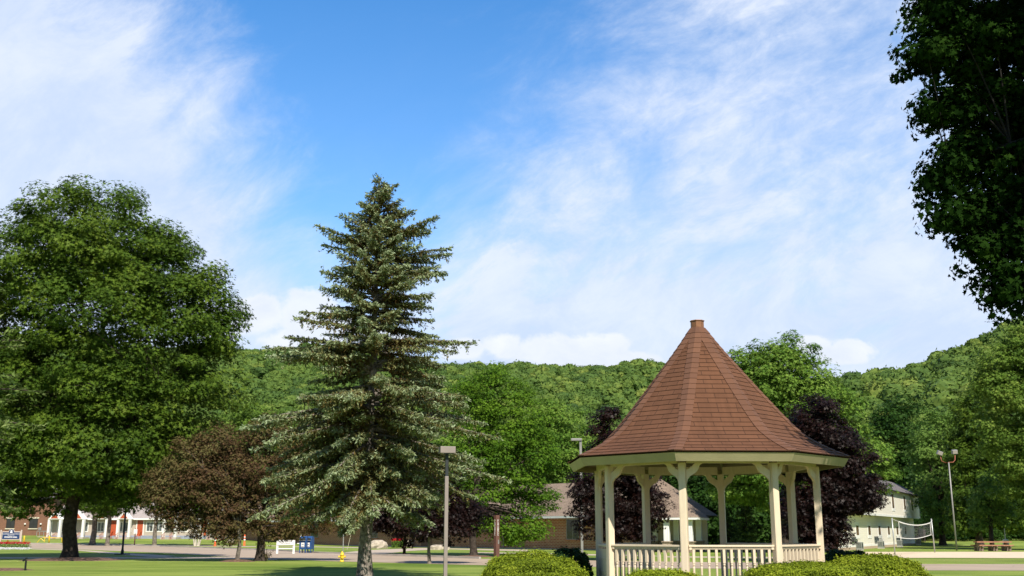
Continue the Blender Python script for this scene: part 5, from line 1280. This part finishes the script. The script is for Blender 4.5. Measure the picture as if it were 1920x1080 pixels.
text(pn, 'UNIVERSITY OF PITTSBURGH', 0.165, (-0.6 * s1, -0.068, Z(1001.3)), white, sx=1.0); text(pn, 'BRADFORD', 0.15, (-0.6 * s1, -0.068, Z(1003.2)), white)
text(pn, 'SWARTS HALL', 0.23, (-0.6 * s1, -0.068, Z(1007.2)), white, bold=0.008)
# brown sign post with vertical lettering
q = Gz(931, 1044); t = thing('sign_post', 'square brown post with white vertical lettering in front of the brick wall', 'sign', q, R(40)); zt = W(931, 966, q.y).z; s1 = ppm(q.y, 1000)
m = MB(); m.box(-0.14, 0.14, -0.14, 0.14, 0, zt); m.build('post', brown_p, t, bevel=0.01)
for i, ch in enumerate('BLAISDELL'):
    z = W(931, 976 + i * 3.35, q.y).z
    text(t, ch, 0.14, (0, -0.146, z), white, 0, bold=0.006); text(t, ch, 0.14, (-0.146, 0, z), white, R(-90), bold=0.006)
m = MB(); m.box(0.0, 0.1, -0.15, -0.127, W(931, 1020, q.y).z, W(931, 1012, q.y).z); m.build('notice', metal_g, t)
# small garden spotlight post
q = Gz(47, 1070); t = thing('garden_light', 'small black path light with angled head near the left edge of the lawn', 'light', q)
m = MB(); m.box(-0.03, 0.03, -0.03, 0.03, 0, 0.42); m.build('stake', black, t); m = MB(); m.obox((-0.05, 0, 0.45), (0.2, 0.07, 0.07), 0, 0, -0.6); m.build('head', black, t)
disc('mulch', (G(8, 1069).x, G(8, 1069).y, 0), 1.3, 1.0, 0.10, mulch, 3)
q = Gz(445, 1053); disc('mulch_ring', (q.x, q.y, 0), 1.1, 0.9, 0.12, mulch, 4)
q = Gz(758, 1040); disc('mulch_circle', (q.x, q.y, 0), 0.9, 1.2, 0.06, mulch, 5); q = Gz(888, 1044); disc('mulch_patch', (q.x, q.y, 0), 1.5, 1.6, 0.1, mulch, 6)
# delineator posts
dg = 'orange delineator posts before the gabled row'
for px, py, lab in ((403, 1024, 'orange delineator post with white bands right of the clump birch'), (458, 1023, 'orange delineator post half hidden by the crab apple trunk')):
    q = Gz(px, py); t = thing('delineator', lab, 'traffic post', q, 0, dg)
    m = MB(); m.lathe([(0.20, 0), (0.17, 0.06), (0.11, 0.08), (0.075, 1.15), (0.05, 1.25)], 12); b_ = m.build('post', orange, t, smooth=True)
    m = MB(); m.lathe([(0.115, 0.55), (0.105, 0.72)], 12); m.lathe([(0.10, 0.88), (0.092, 1.02)], 12); m.build('band', white, b_, smooth=True)
# yellow bollards
yg = 'yellow bollards along the drive'
for px, lab in ((14, 'yellow bollard under the navy sign'), (44.5, 'yellow bollard right of the navy sign'), (91.5, 'yellow bollard with a rail just left of the oak trunk'), (117, 'yellow bollard nearest the oak trunk')):
    q = Gz(px, 1019.6); t = thing('bollard', lab, 'bollard', q, 0, yg)
    m = MB(); m.lathe([(0.09, 0), (0.09, 0.86), (0.07, 0.93), (0.02, 0.96)], 10); m.build('post', yellow, t, smooth=True)
q = Gz(75, 1019); t = thing('barrier', 'small yellow folding barrier frame lying by the drive', 'barrier', q)
m = MB(); m.tube([(-0.45, 0, 0), (0.05, 0, 0.62)], 0.035, 6); m.tube([(0.05, 0, 0.62), (0.5, 0, 0.25)], 0.035, 6); m.build('frame', yellow, t)
q = Gz(98, 1016); t = thing('barrier', 'low yellow rail running between the bollards left of the oak', 'barrier', q)
m = MB(); m.tube([(-1.3, 0, 0.55), (1.5, 0, 0.45)], 0.04, 6); m.tube([(-1.0, 0, 0), (-1.0, 0, 0.55)], 0.04, 6); m.tube([(1.2, 0, 0), (1.2, 0, 0.45)], 0.04, 6); m.build('frame', yellow, t)
# flower bed
fm_r = leafmat('red_petals', [(0.35, 0.008, 0.02), (0.5, 0.01, 0.02), (0.65, 0.03, 0.05)], 0.2); fm_w = leafmat('white_petals', [(0.7, 0.68, 0.72), (0.8, 0.8, 0.8)], 0.2)
def bed(pxl, pxr, py, zlo, zhi, n, size, mat, name, lab, dy=1.0, z0=0.0, group=None):
    rg = np.random.default_rng(int(pxl * 7 + py)); a, b = Gz(pxl, py), Gz(pxr, py); cx = (a + b) / 2
    C = np.stack([rg.uniform(-0.5, 0.5, n) * (b.x - a.x), rg.uniform(0, dy, n), rg.uniform(zlo, zhi, n)], 1)
    V, k = leaves(C, np.array([0, -0.3, 0.7]) + rg.normal(size=C.shape) * 0.5, size * rg.uniform(0.6, 1.3, n), 'kite', rg)
    o = npmesh(name, V, k, mat, rg.uniform(0, 1, n)); o.location = cx; return tag(o, lab, 'flowers', kind='stuff')
bed(-60, 50, 1031.5, 0.05, 0.22, 1800, 0.10, fm_w, 'white_flowers', 'low white flowers edging the front of the bed under the navy sign', 1.0)
bed(-60, 48, 1028.5, 0.05, 0.42, 2500, 0.12, green_l, 'flower_foliage', 'green leaves in the flower bed under the navy sign', 1.3)
bed(-60, 48, 1028.0, 0.36, 0.62, 1700, 0.12, fm_r, 'red_flowers', 'tall red flowers in the bed under the navy sign', 1.2)
bed(733, 757, 1028.5, 0.1, 0.75, 1300, 0.12, green_l, 'flower_leaves', 'leafy planting by the boulder in front of the brick building', 1.6)
bed(733, 752, 1028.5, 0.7, 0.95, 350, 0.12, fm_r, 'red_blossom', 'red flowers on the planting beside the boulder', 1.2)
# boulders
def boulder(px, py, w, h, lab, seed):
    q = Gz(px, py); rg = random.Random(seed); m = MB(); n = 14; rings = 7
    for j in range(rings + 1):
        v_ = j / rings * pi / 2
        for i in range(n):
            a = 2 * pi * i / n; r = 1 + rg.uniform(-0.12, 0.12)
            m.v.append((w * cos(a) * cos(v_) ** 0.6 * r, w * 0.6 * sin(a) * cos(v_) ** 0.6 * r, h * sin(v_) ** 0.8 * (1 + rg.uniform(-0.05, 0.05))))
    for j in range(rings):
        for i in range(n): m.f.append([j * n + i, j * n + (i + 1) % n, (j + 1) * n + (i + 1) % n, (j + 1) * n + i])
    o = m.build('boulder', rock, smooth=False); o.location = q; return tag(o, lab, 'rock')
boulder(709, 1028.5, 0.98, 0.8, 'long pale boulder left of the red planting in front of the brick wall', 1)
boulder(767, 1026, 0.45, 0.75, 'upright tan boulder just right of the small purple tree trunk', 2)
boulder(823, 1031, 0.95, 0.45, 'low dark boulder left of the lamp post, in shade', 3)
boulder(432, 1018, 0.5, 0.55, 'grey boulder seen left of the crab apple trunk by the gabled row', 4)
# shrub sprouts at crab apple base
rg_ = np.random.default_rng(81); q = Gz(497, 1052.5); t = thing('sucker_growth', 'thin leafy suckers at the foot of the crab apple trunk', 'plant', q)
segs = [([np.zeros(3), np.array((rg_.uniform(-0.3, 0.6), rg_.uniform(-.2, .2), rg_.uniform(0.3, 0.7)))], [0.01, 0.005]) for _ in range(9)]
wood('stem', segs, bark, t, 4); C = np.concatenate([np.array([s[0][1] * u_ for u_ in rg_.uniform(0.3, 1, 26)]) + rg_.normal(size=(26, 3)) * 0.04 for s in segs])
V, k = leaves(C, rg_.normal(size=C.shape), np.full(len(C), 0.07), 'kite', rg_); npmesh('foliage', V, k, copper_l, rg_.uniform(0, 1, len(C)), t)
# notice sign on the brown stake + parking sign by birch
q = Gz(252, 1021.5); t = thing('notice_sign', 'white notice on a brown post before the gabled row, right of the black lamp', 'sign', q)
m = MB(); m.box(-0.06, 0.06, -0.05, 0.05, 0, 1.9); m.build('post', brown_p, t); m = MB(); m.box(-0.18, 0.25, -0.08, -0.052, W(252, 1001, q.y).z - q.z, W(252, 992, q.y).z - q.z); m.build('board', white, t)
q = Gz(368.5, 1021); t = thing('parking_sign', 'white sign with a blue symbol standing among the birch stems', 'sign', q)
m = MB(); m.tube([(0, 0, 0), (0, 0, 2.6)], 0.035, 6); m.build('post', galv, t); m = MB(); m.box(-0.22, 0.22, -0.06, -0.04, 0.95, 2.6); o = m.build('board', white, t); m = MB(); m.box(-0.13, 0.13, -0.066, -0.062, 1.75, 2.1); m.build('symbol', plain('sign_blue', (0.02, 0.12, 0.6), 0.4, 0.02), o)
